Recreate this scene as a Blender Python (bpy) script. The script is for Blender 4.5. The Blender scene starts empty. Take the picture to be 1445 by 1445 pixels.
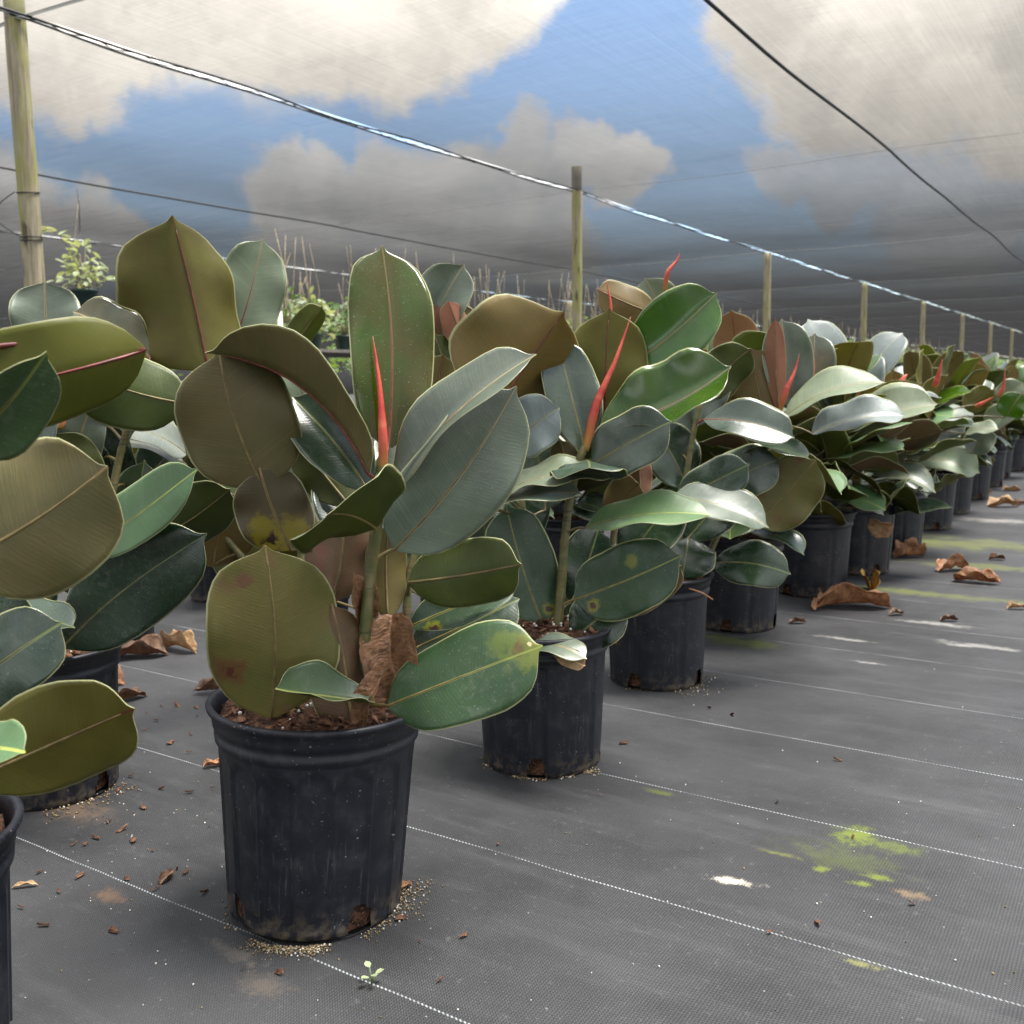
import bpy, math, random
from mathutils import Vector, noise as mnoise

# ------------------------------------------------------------------ basics
scene = bpy.context.scene
COL = scene.collection
RND = random.Random(7)
CLOUD_LO, CLOUD_HI, SKY_K, EXPOSURE = (5.0, 4.68, 4.2), (8.1, 7.5, 6.6), 1.22, 2.2

# camera: everything is laid out in metres; (s, q) = along / across the plant rows
FPX = 1400.0
PITCH, ROLL, CAMH = math.radians(7.27), math.radians(0.8), 0.72
YAW = math.radians(33.1)
SD = Vector((math.sin(YAW), math.cos(YAW), 0))
QD = Vector((math.cos(YAW), -math.sin(YAW), 0))
CF = Vector((0, math.cos(PITCH), -math.sin(PITCH)))
CR0 = Vector((1, 0, 0)); CU0 = CR0.cross(CF)
CR = CR0 * math.cos(ROLL) - CU0 * math.sin(ROLL)
CU = CR0 * math.sin(ROLL) + CU0 * math.cos(ROLL)
CC = Vector((0, 0, CAMH))


def SQ(s, q, z=0.0):
    v = SD * s + QD * q
    return Vector((v.x, v.y, z))


def ray(x, y):
    return CF + CR * ((x - 722.5) / FPX) + CU * ((722.5 - y) / FPX)


def at(x, y, d):                      # a sight line's point d metres ahead
    return CC + ray(x, y) * d


def ground_at(x, y, z=0.0):
    r = ray(x, y)
    return CC + r * ((z - CAMH) / r.z)


def to_sq(p):
    return p.dot(SD), p.dot(QD)


def tag(o, label=None, cat=None, group=None, kind=None):
    if label: o['label'] = label
    if cat: o['category'] = cat
    if group: o['group'] = group
    if kind: o['kind'] = kind
    return o


def empty(name, loc=(0, 0, 0), rz=0.0):
    o = bpy.data.objects.new(name, None)
    o.empty_display_size = 0.05
    COL.objects.link(o)
    o.location = loc; o.rotation_euler = (0, 0, rz)
    return o


class MB:
    """collects vertices and faces, links them as one mesh object"""
    def __init__(self):
        self.v = []; self.f = []; self.m = []; self.a = {}

    def add(self, verts, faces, mat=0):
        b = len(self.v)
        self.v += [tuple(p) for p in verts]
        self.f += [tuple(i + b for i in f) for f in faces]
        self.m += [mat] * len(faces)
        return b

    def tube(self, pts, rad, n=8, mat=0, caps=True):
        pts = [Vector(p) for p in pts]
        if not hasattr(rad, '__len__'): rad = [rad] * len(pts)
        verts, faces = [], []
        ref = None
        for i, p in enumerate(pts):
            t = (pts[min(i + 1, len(pts) - 1)] - pts[max(i - 1, 0)])
            if t.length < 1e-9: t = Vector((0, 0, 1))
            t.normalize()
            if ref is None:
                ref = Vector((1, 0, 0)) if abs(t.x) < 0.8 else Vector((0, 1, 0))
            ref = (ref - t * ref.dot(t)).normalized()
            bi = t.cross(ref)
            for k in range(n):
                a = 2 * math.pi * k / n
                verts.append(p + (ref * math.cos(a) + bi * math.sin(a)) * rad[i])
        for i in range(len(pts) - 1):
            for k in range(n):
                k2 = (k + 1) % n
                faces.append((i * n + k, i * n + k2, (i + 1) * n + k2, (i + 1) * n + k))
        if caps:
            faces.append(tuple(range(n - 1, -1, -1)))
            faces.append(tuple((len(pts) - 1) * n + k for k in range(n)))
        self.add(verts, faces, mat)

    def box(self, lo, hi, mat=0):
        x0, y0, z0 = lo; x1, y1, z1 = hi
        self.add([(x0, y0, z0), (x1, y0, z0), (x1, y1, z0), (x0, y1, z0), (x0, y0, z1), (x1, y0, z1), (x1, y1, z1), (x0, y1, z1)],
                 [(0, 3, 2, 1), (4, 5, 6, 7), (0, 1, 5, 4), (1, 2, 6, 5), (2, 3, 7, 6), (3, 0, 4, 7)], mat)

    def mesh(self, name, mats, smooth=True):
        me = bpy.data.meshes.new(name)
        me.from_pydata(self.v, [], self.f)
        for m in (mats if isinstance(mats, (list, tuple)) else [mats]): me.materials.append(m)
        me.polygons.foreach_set('material_index', self.m)
        if smooth: me.polygons.foreach_set('use_smooth', [True] * len(self.f))
        for k, vals in self.a.items():
            at_ = me.attributes.new(k, 'FLOAT', 'POINT')
            vals = list(vals) + [0.0] * (len(self.v) - len(vals))
            at_.data.foreach_set('value', vals)
        me.update()
        return me

    def build(self, name, mats, parent=None, smooth=True):
        o = bpy.data.objects.new(name, self.mesh(name, mats, smooth))
        COL.objects.link(o)
        if parent is not None: o.parent = parent
        return o


# ------------------------------------------------------------------ node helper
class NT:
    def __init__(self, tree): self.t = tree; self.n = tree.nodes; self.l = tree.links

    def node(self, typ, **kw):
        n = self.n.new(typ)
        for k, v in kw.items(): setattr(n, k, v)
        return n

    def put(self, sock, v):
        if isinstance(v, bpy.types.NodeSocket): self.l.new(v, sock)
        elif v is not None:
            if hasattr(sock.default_value, '__len__') and isinstance(v, (tuple, list)) and len(v) == 3 and len(sock.default_value) == 4: v = (*v, 1)
            sock.default_value = v

    def math(self, op, a, b=None, c=None, clamp=False):
        n = self.node('ShaderNodeMath', operation=op, use_clamp=clamp)
        for i, v in enumerate((a, b, c)):
            if v is not None: self.put(n.inputs[i], v)
        return n.outputs[0]

    def vmath(self, op, a, b=None):
        n = self.node('ShaderNodeVectorMath', operation=op)
        self.put(n.inputs[0], a)
        if b is not None: self.put(n.inputs[3 if op == 'SCALE' else 1], b)
        return n.outputs['Value'] if op in ('DOT_PRODUCT', 'LENGTH', 'DISTANCE') else n.outputs[0]

    def ramp(self, v, a, b, lo=0.0, hi=1.0, smooth=True):
        n = self.node('ShaderNodeMapRange', interpolation_type='SMOOTHSTEP' if smooth else 'LINEAR')
        for i, x in enumerate((v, a, b, lo, hi)): self.put(n.inputs[i], x)
        return n.outputs[0]

    def mix(self, f, a, b, mode='MIX'):
        n = self.node('ShaderNodeMix', data_type='RGBA', blend_type=mode, clamp_factor=True)
        self.put(n.inputs[0], f); self.put(n.inputs[6], a); self.put(n.inputs[7], b)
        return n.outputs[2]

    def noise(self, vec, scale, detail=3, rough=0.55, dist=0.0):
        n = self.node('ShaderNodeTexNoise')
        if vec is not None: self.put(n.inputs['Vector'], vec)
        n.inputs['Scale'].default_value = scale; n.inputs['Detail'].default_value = detail
        n.inputs['Roughness'].default_value = rough; n.inputs['Distortion'].default_value = dist
        return n.outputs[0]

    def attr(self, name):
        return self.node('ShaderNodeAttribute', attribute_name=name).outputs['Fac']

    def xyz(self, x, y, z=0.0):
        n = self.node('ShaderNodeCombineXYZ')
        for i, v in enumerate((x, y, z)): self.put(n.inputs[i], v)
        return n.outputs[0]

    def sep(self, v):
        n = self.node('ShaderNodeSeparateXYZ'); self.put(n.inputs[0], v); return n.outputs

    def bump(self, h, strength=0.5, dist=0.001):
        n = self.node('ShaderNodeBump'); n.inputs['Strength'].default_value = strength; n.inputs['Distance'].default_value = dist
        self.put(n.inputs['Height'], h); return n.outputs[0]

    def obj(self): return self.node('ShaderNodeTexCoord').outputs['Object']


def new_mat(name):
    m = bpy.data.materials.new(name); m.use_nodes = True
    t = NT(m.node_tree); t.n.clear()
    out = t.node('ShaderNodeOutputMaterial')
    return m, t, out


def principled(t, color, rough, spec=0.5, normal=None, coat=None, metallic=None, sheen=None):
    p = t.node('ShaderNodeBsdfPrincipled')
    t.put(p.inputs['Base Color'], color); t.put(p.inputs['Roughness'], rough); t.put(p.inputs['Specular IOR Level'], spec)
    if normal is not None: t.put(p.inputs['Normal'], normal)
    if coat is not None:
        p.inputs['Coat Weight'].default_value = coat; p.inputs['Coat Roughness'].default_value = 0.12
    if metallic is not None: p.inputs['Metallic'].default_value = metallic
    if sheen is not None:
        p.inputs['Sheen Weight'].default_value = sheen; p.inputs['Sheen Roughness'].default_value = 0.4
    return p.outputs[0]


def plain(name, color, rough=0.6, var=0.25, scale=40, spec=0.4, bump=0.0, color2=None):
    m, t, out = new_mat(name)
    v = t.obj()
    n = t.noise(v, scale, 4)
    c2 = color2 or tuple(c * (1 - var) for c in color)
    c1 = color if color2 else tuple(c * (1 + var) for c in color)
    c = t.mix(t.ramp(n, 0.35, 0.65), c2, c1)
    inf = t.node('ShaderNodeObjectInfo').outputs['Random']
    hs = t.node('ShaderNodeHueSaturation'); t.put(hs.inputs['Color'], c)
    t.put(hs.inputs['Value'], t.ramp(inf, 0, 1, 0.8, 1.2, False))
    t.l.new(principled(t, hs.outputs[0], rough, spec, t.bump(n, bump, 0.003) if bump else None), out.inputs[0])
    return m


# ------------------------------------------------------------------ leaf materials
def leaf_mat(name, col, col2, rib, rough, spec=0.5, trans=0.2, tcol=None, vein=0.14, under=False, edge=(0.42, 0.42, 0.22), coat=None,
             spots=(), edge_w=0.972, blotch=None, streak=0.0, period=0.0048):
    m, t, out = new_mat(name)
    off, ln, es, hw = t.attr('off'), t.attr('len'), t.attr('es'), t.attr('hw')
    aoff = t.math('ABSOLUTE', off)
    rnd = t.node('ShaderNodeObjectInfo').outputs['Random']
    vec = t.xyz(off, ln, t.math('MULTIPLY', rnd, 37.0))
    big = t.noise(vec, 14, 3)
    fine = t.noise(vec, 160, 3)
    # secondary veins run out from the midrib, slightly forward
    wob = t.math('MULTIPLY', t.math('SUBTRACT', t.noise(vec, 45, 2), 0.5), 0.006)
    ph = t.math('MULTIPLY', t.math('ADD', t.math('SUBTRACT', ln, t.math('MULTIPLY', aoff, 0.38)), wob), 2 * math.pi / period)
    vn = t.math('MULTIPLY', t.ramp(t.math('SINE', ph), 0.3, 1.0), t.ramp(t.noise(vec, 60, 3), 0.3, 0.65))
    ph2 = t.math('MULTIPLY', ph, 2.3)
    vn2 = t.math('SINE', ph2)
    streakn = t.noise(t.xyz(t.math('MULTIPLY', off, 9), t.math('MULTIPLY', t.math('SUBTRACT', ln, t.math('MULTIPLY', aoff, 0.38)), 260), rnd), 1.0, 3, 0.65)
    c = t.mix(t.ramp(big, 0.3, 0.7), col2, col)
    c = t.mix(t.math('MULTIPLY', vn, vein * 0.8), c, tuple(min(1, x * 1.9 + (0 if coat else 0.02)) for x in col))
    c = t.mix(t.math('MULTIPLY', t.ramp(streakn, 0.48, 0.78), 0.22 + streak), c, tuple(min(1, x * 1.5 + (0 if coat else 0.012)) for x in col))
    c = t.mix(t.math('MULTIPLY', t.ramp(fine, 0.4, 0.3), 0.2), c, tuple(x * 0.6 for x in col))
    if blotch:
        b = t.ramp(t.noise(vec, 26, 4, 0.6), 0.56, 0.72)
        c = t.mix(t.math('MULTIPLY', b, 0.75), c, blotch)
    if not under:                           # dust and water specks on the wax
        sp = t.ramp(t.noise(vec, 420, 1), 0.70, 0.77)
        c = t.mix(t.math('MULTIPLY', sp, 0.4), c, (0.35, 0.38, 0.33))
        film = t.math('MULTIPLY', t.ramp(t.noise(vec, 40, 5, .7, 1.5), .48, .72), t.ramp(t.noise(vec, 11, 2), .4, .65))
        c = t.mix(t.math('MULTIPLY', film, 0.20 if not coat else 0.04), c, (0.26, 0.27, 0.23))
    for (u, v, r, c_in, c_out) in spots:
        dx = t.math('SUBTRACT', off, u); dy = t.math('SUBTRACT', ln, v)
        d = t.math('SQRT', t.math('ADD', t.math('MULTIPLY', dx, dx), t.math('MULTIPLY', dy, dy)))
        d = t.math('ADD', d, t.math('MULTIPLY', t.math('SUBTRACT', t.noise(vec, 75, 5, .65), 0.5), r * 3.4))
        if c_out: c = t.mix(t.ramp(d, r * 1.9, r * 0.8), c, c_out)
        if c_in: c = t.mix(t.ramp(d, r * 0.75, r * 0.5), c, c_in)
    tone = t.node('ShaderNodeHueSaturation')
    t.put(tone.inputs['Color'], c); t.put(tone.inputs['Value'], t.ramp(rnd, 0, 1, 0.8, 1.2, False))
    t.put(tone.inputs['Hue'], t.ramp(t.math('FRACT', t.math('MULTIPLY', rnd, 7.3)), 0, 1, 0.488, 0.512, False))
    c = tone.outputs[0]
    ribw = t.ramp(ln, 0, 0.25, 0.0021, 0.0009, False)
    rf = t.ramp(t.math('DIVIDE', aoff, ribw), 1.25, 0.8)
    c = t.mix(t.math('MULTIPLY', rf, 0.9), c, rib)
    ef = t.ramp(es, edge_w - 0.012, edge_w + 0.012)
    c = t.mix(t.math('MULTIPLY', ef, 0.85), c, edge)
    h = t.math('ADD', t.math('MULTIPLY', vn, 0.5), t.math('ADD', t.math('MULTIPLY', vn2, 0.16), t.math('MULTIPLY', t.noise(vec, 90, 2), 1.1)))
    h = t.math('ADD', h, t.math('MULTIPLY', rf, -1.2 if not under else 1.5))
    nb = t.bump(h, (0.24 if not coat else 0.08) if not under else 0.32, 0.0007)
    rr = t.math('ADD', rough, t.math('MULTIPLY', t.math('SUBTRACT', t.noise(vec, 30, 4), 0.5), 0.3), None, True)
    b = principled(t, c, rr, spec, nb, coat)
    tr = t.node('ShaderNodeBsdfTranslucent')
    t.put(tr.inputs['Color'], t.mix(0.6, c, tcol or tuple(min(1, x * 2.2) for x in (col[0] * 1.2, col[1] * 1.3, col[2] * 0.5))))
    mx = t.node('ShaderNodeMixShader'); mx.inputs[0].default_value = trans
    t.l.new(b, mx.inputs[1]); t.l.new(tr.outputs[0], mx.inputs[2]); t.l.new(mx.outputs[0], out.inputs[0])
    return m


RED = (0.17, 0.022, 0.022); PALER = (0.30, 0.30, 0.12); TAN = (0.30, 0.20, 0.09)
T = {
    'dark': leaf_mat('leaf_top_dark', (0.034, 0.058, 0.032), (0.022, 0.040, 0.024), (0.14, 0.17, 0.05), 0.30, 0.65, 0.10),
    'deep': leaf_mat('leaf_top_deep', (0.016, 0.038, 0.014), (0.010, 0.025, 0.011), (0.12, 0.16, 0.05), 0.24, 0.6, 0.08),
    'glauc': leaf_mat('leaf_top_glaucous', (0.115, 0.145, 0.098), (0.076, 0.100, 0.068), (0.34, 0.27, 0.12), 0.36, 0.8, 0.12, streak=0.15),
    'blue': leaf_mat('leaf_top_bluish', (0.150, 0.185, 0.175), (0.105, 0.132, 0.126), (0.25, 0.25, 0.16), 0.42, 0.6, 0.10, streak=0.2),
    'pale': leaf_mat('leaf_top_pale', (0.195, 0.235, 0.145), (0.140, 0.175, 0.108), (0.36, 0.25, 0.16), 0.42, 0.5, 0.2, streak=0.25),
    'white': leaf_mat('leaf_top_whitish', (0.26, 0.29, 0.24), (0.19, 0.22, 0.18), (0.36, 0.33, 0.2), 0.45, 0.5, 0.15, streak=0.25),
    'mint': leaf_mat('leaf_top_mint', (0.105, 0.19, 0.075), (0.08, 0.15, 0.06), (0.42, 0.48, 0.10), 0.38, 0.5, 0.25, streak=0.2),
    'young': leaf_mat('leaf_top_young', (0.030, 0.056, 0.001), (0.044, 0.036, 0.001), (0.16, 0.12, 0.04), 0.20, 0.3, 0.18, coat=0.35, vein=0.12),
    'bright': leaf_mat('leaf_top_bright', (0.048, 0.120, 0.003), (0.030, 0.085, 0.002), (0.34, 0.26, 0.13), 0.24, 0.6, 0.25, coat=0.25, vein=0.2),
    'glossbrown': leaf_mat('leaf_top_brown', (0.060, 0.052, 0.016), (0.045, 0.05, 0.014), (0.3, 0.22, 0.1), 0.2, 0.6, 0.2, coat=0.4),
    'moss': leaf_mat('leaf_top_moss', (0.042, 0.078, 0.024), (0.030, 0.058, 0.020), (0.20, 0.25, 0.05), 0.36, 0.5, 0.12),
    'spot': leaf_mat('leaf_top_spotted', (0.038, 0.078, 0.026), (0.028, 0.058, 0.020), (0.22, 0.26, 0.05), 0.36, 0.5, 0.12,
                     spots=((-0.006, 0.196, 0.017, (0.10, 0.06, 0.02), (0.105, 0.13, 0.022)), (-0.024, 0.172, 0.012, None, (0.095, 0.125, 0.022)), (0.0, 0.222, 0.018, None, (0.13, 0.145, 0.022)), (-.008, .208, .0045, (.55, .42, .24), None))),
    'ysp': leaf_mat('leaf_top_yellowing', (0.024, 0.06, 0.022), (0.02, 0.045, 0.018), (0.22, 0.24, 0.05), 0.36, 0.5, 0.15,
                    spots=((0.022, 0.03, 0.009, (0.05, 0.02, 0.01), (0.16, 0.17, 0.012)), (-0.03, 0.13, 0.008, None, (0.13, 0.16, 0.02)))),
}
U = {
    'olive': leaf_mat('leaf_under_olive', (0.142, 0.134, 0.024), (0.115, 0.092, 0.018), RED, 0.5, 0.35, 0.42, (0.30, 0.28, 0.03), under=True, vein=0.1),
    'brown': leaf_mat('leaf_under_brown', (0.150, 0.098, 0.024), (0.114, 0.084, 0.020), RED, 0.5, 0.4, 0.25, (0.28, 0.16, 0.04), under=True, vein=0.1, streak=0.15),
    'umber': leaf_mat('leaf_under_umber', (0.112, 0.088, 0.034), (0.084, 0.074, 0.026), TAN, 0.5, 0.4, 0.15, (0.2, 0.15, 0.04), under=True, vein=0.12, streak=0.1),
    'green': leaf_mat('leaf_under_green', (0.105, 0.122, 0.024), (0.080, 0.096, 0.020), (0.22, 0.18, 0.06), 0.48, 0.35, 0.40, (0.16, 0.22, 0.02), under=True, vein=0.1),
    'dgreen': leaf_mat('leaf_under_dark_green', (0.056, 0.076, 0.013), (0.042, 0.056, 0.011), (0.16, 0.10, 0.05), 0.48, 0.35, 0.2, (0.12, 0.16, 0.02), under=True, vein=0.1),
    'reddish': leaf_mat('leaf_under_reddish', (0.140, 0.116, 0.032), (0.104, 0.104, 0.024), TAN, 0.5, 0.35, 0.2, (0.24, 0.18, 0.04), under=True, vein=0.22,
                        blotch=(0.17, 0.075, 0.045), spots=((0.055, 0.063, 0.013, (0.10, 0.028, 0.014), (0.14, 0.075, 0.026)), (0.03, 0.185, 0.007, None, (0.15, 0.075, 0.04)))),
    'rust': leaf_mat('leaf_under_rust', (0.16, 0.095, 0.05), (0.12, 0.085, 0.04), TAN, 0.5, 0.35, 0.2, (0.26, 0.15, 0.05), under=True, vein=0.2, blotch=(0.2, 0.08, 0.05)),
    'yellow': leaf_mat('leaf_under_yellow', (0.135, 0.135, 0.020), (0.115, 0.12, 0.018), RED, 0.48, 0.35, 0.55, (0.42, 0.45, 0.01), under=True, vein=0.08),
    'peach': leaf_mat('leaf_under_peach', (0.42, 0.20, 0.12), (0.34, 0.17, 0.09), (0.4, 0.1, 0.07), 0.45, 0.4, 0.5, (0.6, 0.28, 0.12), under=True, vein=0.15),
    'tan': leaf_mat('leaf_under_tan', (0.24, 0.18, 0.065), (0.19, 0.15, 0.05), RED, 0.45, 0.4, 0.5, (0.38, 0.24, 0.06), under=True, vein=0.12),
    'burnt': leaf_mat('leaf_under_burnt', (0.090, 0.072, 0.030), (0.075, 0.062, 0.026), TAN, 0.45, 0.4, 0.2, (0.2, 0.16, 0.02), under=True, vein=0.1,
                      spots=((0.016, 0.024, 0.018, (0.025, 0.008, 0.006), (0.24, 0.20, 0.012)), (-0.012, 0.02, 0.016, None, (0.24, 0.20, 0.012)), (0.024, 0.045, 0.012, None, (0.22, 0.19, 0.012)))),
}
MAT_EDGE = plain('leaf_edge', (0.40, 0.40, 0.20), 0.5, 0.1)
MAT_PET = plain('petiole', (0.13, 0.10, 0.035), 0.45, 0.3, 60)
MAT_PETR = plain('petiole_red', (0.14, 0.026, 0.022), 0.4, 0.3, 60)
def dry_mat(name, c1, c2):
    m, t, out = new_mat(name)
    off, ln = t.attr('off'), t.attr('len')
    vec = t.xyz(off, ln, t.node('ShaderNodeObjectInfo').outputs['Random'])
    vv = t.math('SINE', t.math('MULTIPLY', t.math('ADD', t.math('SUBTRACT', ln, t.math('MULTIPLY', t.math('ABSOLUTE', off), .4)), t.math('MULTIPLY', t.noise(vec, 40, 3), .02)), 2 * math.pi / .006))
    n = t.noise(vec, 38, 5, .7)
    c = t.mix(t.ramp(n, .32, .66), c2, c1)
    c = t.mix(t.math('MULTIPLY', t.ramp(t.noise(vec, 120, 3), .55, .7), .6), c, tuple(x * .3 for x in c2))
    c = t.mix(t.math('MULTIPLY', t.ramp(t.math('ABSOLUTE', off), .0018, .0009), .6), c, tuple(min(1, x * 1.5) for x in c1))
    h = t.math('ADD', t.math('MULTIPLY', t.math('MULTIPLY', vv, t.noise(vec, 60, 2)), .2), t.math('MULTIPLY', t.noise(vec, 75, 4, .65, 1.0), 2.2))
    b_ = principled(t, c, .55, .4, t.bump(h, .8, .0022))
    tr = t.node('ShaderNodeBsdfTranslucent'); t.put(tr.inputs[0], t.mix(.5, c, (.45, .2, .06)))
    mx = t.node('ShaderNodeMixShader'); mx.inputs[0].default_value = .25
    t.l.new(b_, mx.inputs[1]); t.l.new(tr.outputs[0], mx.inputs[2]); t.l.new(mx.outputs[0], out.inputs[0])
    return m


MAT_DRY = [dry_mat('dry_leaf_%s' % n, c, c2) for n, c, c2 in
           (('rust', (0.44, 0.22, 0.10), (0.17, 0.075, 0.04)), ('tan', (0.50, 0.34, 0.18), (0.28, 0.16, 0.08)), ('umber', (0.21, 0.115, 0.065), (0.07, 0.04, 0.028)),
            ('gold', (0.42, 0.30, 0.05), (0.28, 0.11, 0.03)))]
MAT_CRISP = dry_mat('crisp_brown_leaf', (0.27, 0.145, 0.07), (0.13, 0.062, 0.032))


# ------------------------------------------------------------------ leaf geometry
PROF_T = [0, .03, .08, .16, .28, .42, .56, .68, .78, .86, .905, .935, .952, .965, .98, 1]
PROF_W = {
    'std': [.07, .20, .40, .64, .86, .98, 1.0, .96, .87, .73, .57, .39, .22, .115, .065, .012],
    'round': [.10, .34, .60, .82, .97, 1.0, .99, .95, .86, .70, .52, .33, .19, .10, .06, .012],
    'ovate': [.10, .34, .60, .82, .96, 1.0, .95, .86, .74, .58, .43, .28, .17, .10, .06, .012],
    'oblong': [.10, .32, .56, .78, .92, .98, 1.0, .99, .92, .79, .62, .41, .23, .115, .065, .012],
}


def prof(t, shape):
    w = PROF_W[shape]
    for i in range(len(PROF_T) - 1):
        if t <= PROF_T[i + 1]:
            x = (t - PROF_T[i]) / (PROF_T[i + 1] - PROF_T[i])
            return w[i] * (1 - x) + w[i + 1] * x
    return w[-1]


def leaf_mesh(P0, P1, N, W, bend=0.0, fold=10.0, curl=0.0, shape='std', ripple=0.06, rng=None, top='dark', und='olive', attach=None,
              pet_r=0.0028, pet_red=False, crumple=0.0, mats=None, res=(22, 6), tipcurl=0.0, twist=0.0, split=False):
    rng = rng or RND
    P0, P1, N = Vector(P0), Vector(P1), Vector(N)
    A = P1 - P0; L = A.length; a = A / L
    n = (N - a * N.dot(a)); n.normalize()
    side = a.cross(n)
    nt, nh = res
    ts = []
    tips = [.885, .91, .93, .945, .957, .968, .982, 1.0] if nt > 17 else [.90, .935, .957, .972, 1.0]
    ts = [.86 * i / (nt - len(tips)) for i in range(nt - len(tips) + 1)] + tips
    ss = [-1 + 2 * j / (2 * nh) for j in range(2 * nh + 1)]
    ss = [math.copysign(abs(s) ** 0.8, s) for s in ss]
    fo = math.radians(fold); cf, sf = math.cos(fo), math.sin(fo)
    ph = [rng.uniform(0, 6.28) for _ in range(4)]
    fr = rng.uniform(1.3, 2.4)
    seed = Vector((rng.uniform(0, 50), rng.uniform(0, 50), rng.uniform(0, 50)))
    top_v, bot_v, off_, len_, es_, hw_ = [], [], [], [], [], []
    sb = rng.uniform(-0.05, 0.05)                     # sideways sweep of the midrib
    for t in ts:
        C = P0 + a * (L * t) + n * (bend * L * 4 * t * (1 - t)) + side * (sb * L * math.sin(math.pi * t))
        tang = (a + n * (bend * 4 * (1 - 2 * t))).normalized()
        if tipcurl: C = C - n * (tipcurl * L * max(0, t - 0.55) ** 2 * 4)
        nl = (n - tang * n.dot(tang)).normalized()
        sd = side
        if twist:
            q = math.radians(twist) * (t - 0.3)
            sd, nl = side * math.cos(q) + nl * math.sin(q), nl * math.cos(q) - side * math.sin(q)
        hw = W * 0.5 * prof(t, shape)
        for s in ss:
            o = hw * s; ab = abs(s)
            p = C + sd * (o * cf) + nl * (abs(o) * sf) + nl * (curl * hw * s * s)
            rp = ripple * W * 0.5 * s * s * math.sin(2 * math.pi * fr * t + ph[0 if s < 0 else 1]) * min(1, 6 * t) * min(1, 5 * (1 - t))
            p = p + nl * rp
            if crumple:
                d = mnoise.noise_vector(p * 14 + seed) * crumple + mnoise.noise_vector(p * 42 + seed) * crumple * 0.45 + mnoise.noise_vector(p * 110 + seed) * crumple * 0.16
                p = p + d
            th = 0.0007
            top_v.append(p); bot_v.append(p - nl * th)
            off_.append(o); len_.append(L * t); es_.append(ab); hw_.append(hw)
    nc = len(ss); mb = MB()
    nv = len(top_v)
    fT, fB, fE = [], [], []
    for i in range(nt):
        for j in range(nc - 1):
            q = (i * nc + j, i * nc + j + 1, (i + 1) * nc + j + 1, (i + 1) * nc + j)
            tri = ((q[0], q[1], q[2]), (q[0], q[2], q[3])) if j >= nh else ((q[0], q[1], q[3]), (q[1], q[2], q[3]))
            for f3 in tri:
                fT.append(f3); fB.append((nv + f3[2], nv + f3[1], nv + f3[0]))
        for j in (0, nc - 1):
            q = (i * nc + j, (i + 1) * nc + j, nv + (i + 1) * nc + j, nv + i * nc + j)
            fE.append(q if j == 0 else tuple(reversed(q)))
    mb.add(top_v + bot_v, fT, 0)
    mb.f += fB; mb.m += [1] * len(fB)
    mb.f += fE; mb.m += [2] * len(fE)
    mb.a = {'off': off_ * 2, 'len': len_ * 2, 'es': es_ * 2, 'hw': hw_ * 2}
    # petiole, running on as the raised rib of the underside
    mid = nh
    rib = [bot_v[i * nc + mid] for i in range(0, int(nt * 0.85), 2)]
    pm_ = MB() if split else mb
    pmat = 0 if split else 3
    rr = [pet_r * (0.75 - 0.62 * k / len(rib)) for k in range(len(rib))]
    if attach is not None:
        at_ = Vector(attach)
        c = at_.lerp(P0, 0.6) + (P0 - at_).length * 0.12 * Vector((0, 0, 1))
        pts = [at_.lerp(c, u).lerp(c.lerp(P0, u), u) for u in (0, .2, .4, .6, .8)]
        pm_.tube(pts + rib, [pet_r * 1.15, pet_r, pet_r * 0.95, pet_r * 0.95, pet_r * 0.9] + rr, 7, pmat)
    elif not crumple:
        pm_.tube(rib, rr, 6, pmat)
    if mats is None: mats = [T[top], U[und], MAT_EDGE, MAT_PETR if pet_red else MAT_PET]
    if split: return mb, mats, pm_
    return mb, mats


# ------------------------------------------------------------------ pots, soil, stems
def pot_material():
    m, t, out = new_mat('black_plastic')
    v = t.obj(); x = t.sep(v)
    ang = t.math('ARCTAN2', x[1], x[0])
    st = t.noise(t.xyz(t.math('MULTIPLY', ang, 9), t.math('MULTIPLY', x[2], 5), 0), 3.0, 5, 0.65)
    sc = t.math('MULTIPLY', t.ramp(st, 0.54, 0.78), t.ramp(t.noise(v, 14, 3), 0.42, 0.62))
    dust = t.noise(v, 30, 5, 0.7)
    speck = t.ramp(t.noise(v, 260, 1), 0.70, 0.745)
    speck = t.math('MULTIPLY', speck, t.ramp(t.noise(v, 25, 2), 0.45, 0.6))
    rnd = t.node('ShaderNodeObjectInfo').outputs['Random']
    c = t.mix(t.ramp(dust, 0.35, 0.75), (0.0065, 0.0072, 0.0115), (0.0145, 0.0155, 0.021))
    c = t.mix(t.math('MULTIPLY', sc, 0.5), c, (0.17, 0.17, 0.18))
    c = t.mix(t.math('MULTIPLY', t.ramp(dust, .5, .8), 0.14), c, (0.12, 0.115, 0.11))
    c = t.mix(t.math('MULTIPLY', speck, 0.6), c, (0.30, 0.29, 0.27))
    low = t.math('MULTIPLY', t.ramp(x[2], 0.05, 0.0), t.ramp(t.noise(v, 60, 4), 0.42, 0.62))
    c = t.mix(t.math('MULTIPLY', low, 0.5), c, (0.13, 0.10, 0.06))
    h = t.math('ADD', t.noise(v, 120, 4), t.math('MULTIPLY', st, 0.6))
    r = t.math('ADD', 0.34, t.math('MULTIPLY', dust, 0.3))
    t.l.new(principled(t, c, r, 0.32, t.bump(h, 0.12, 0.002)), out.inputs[0])
    return m


MAT_POT = pot_material()


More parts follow.
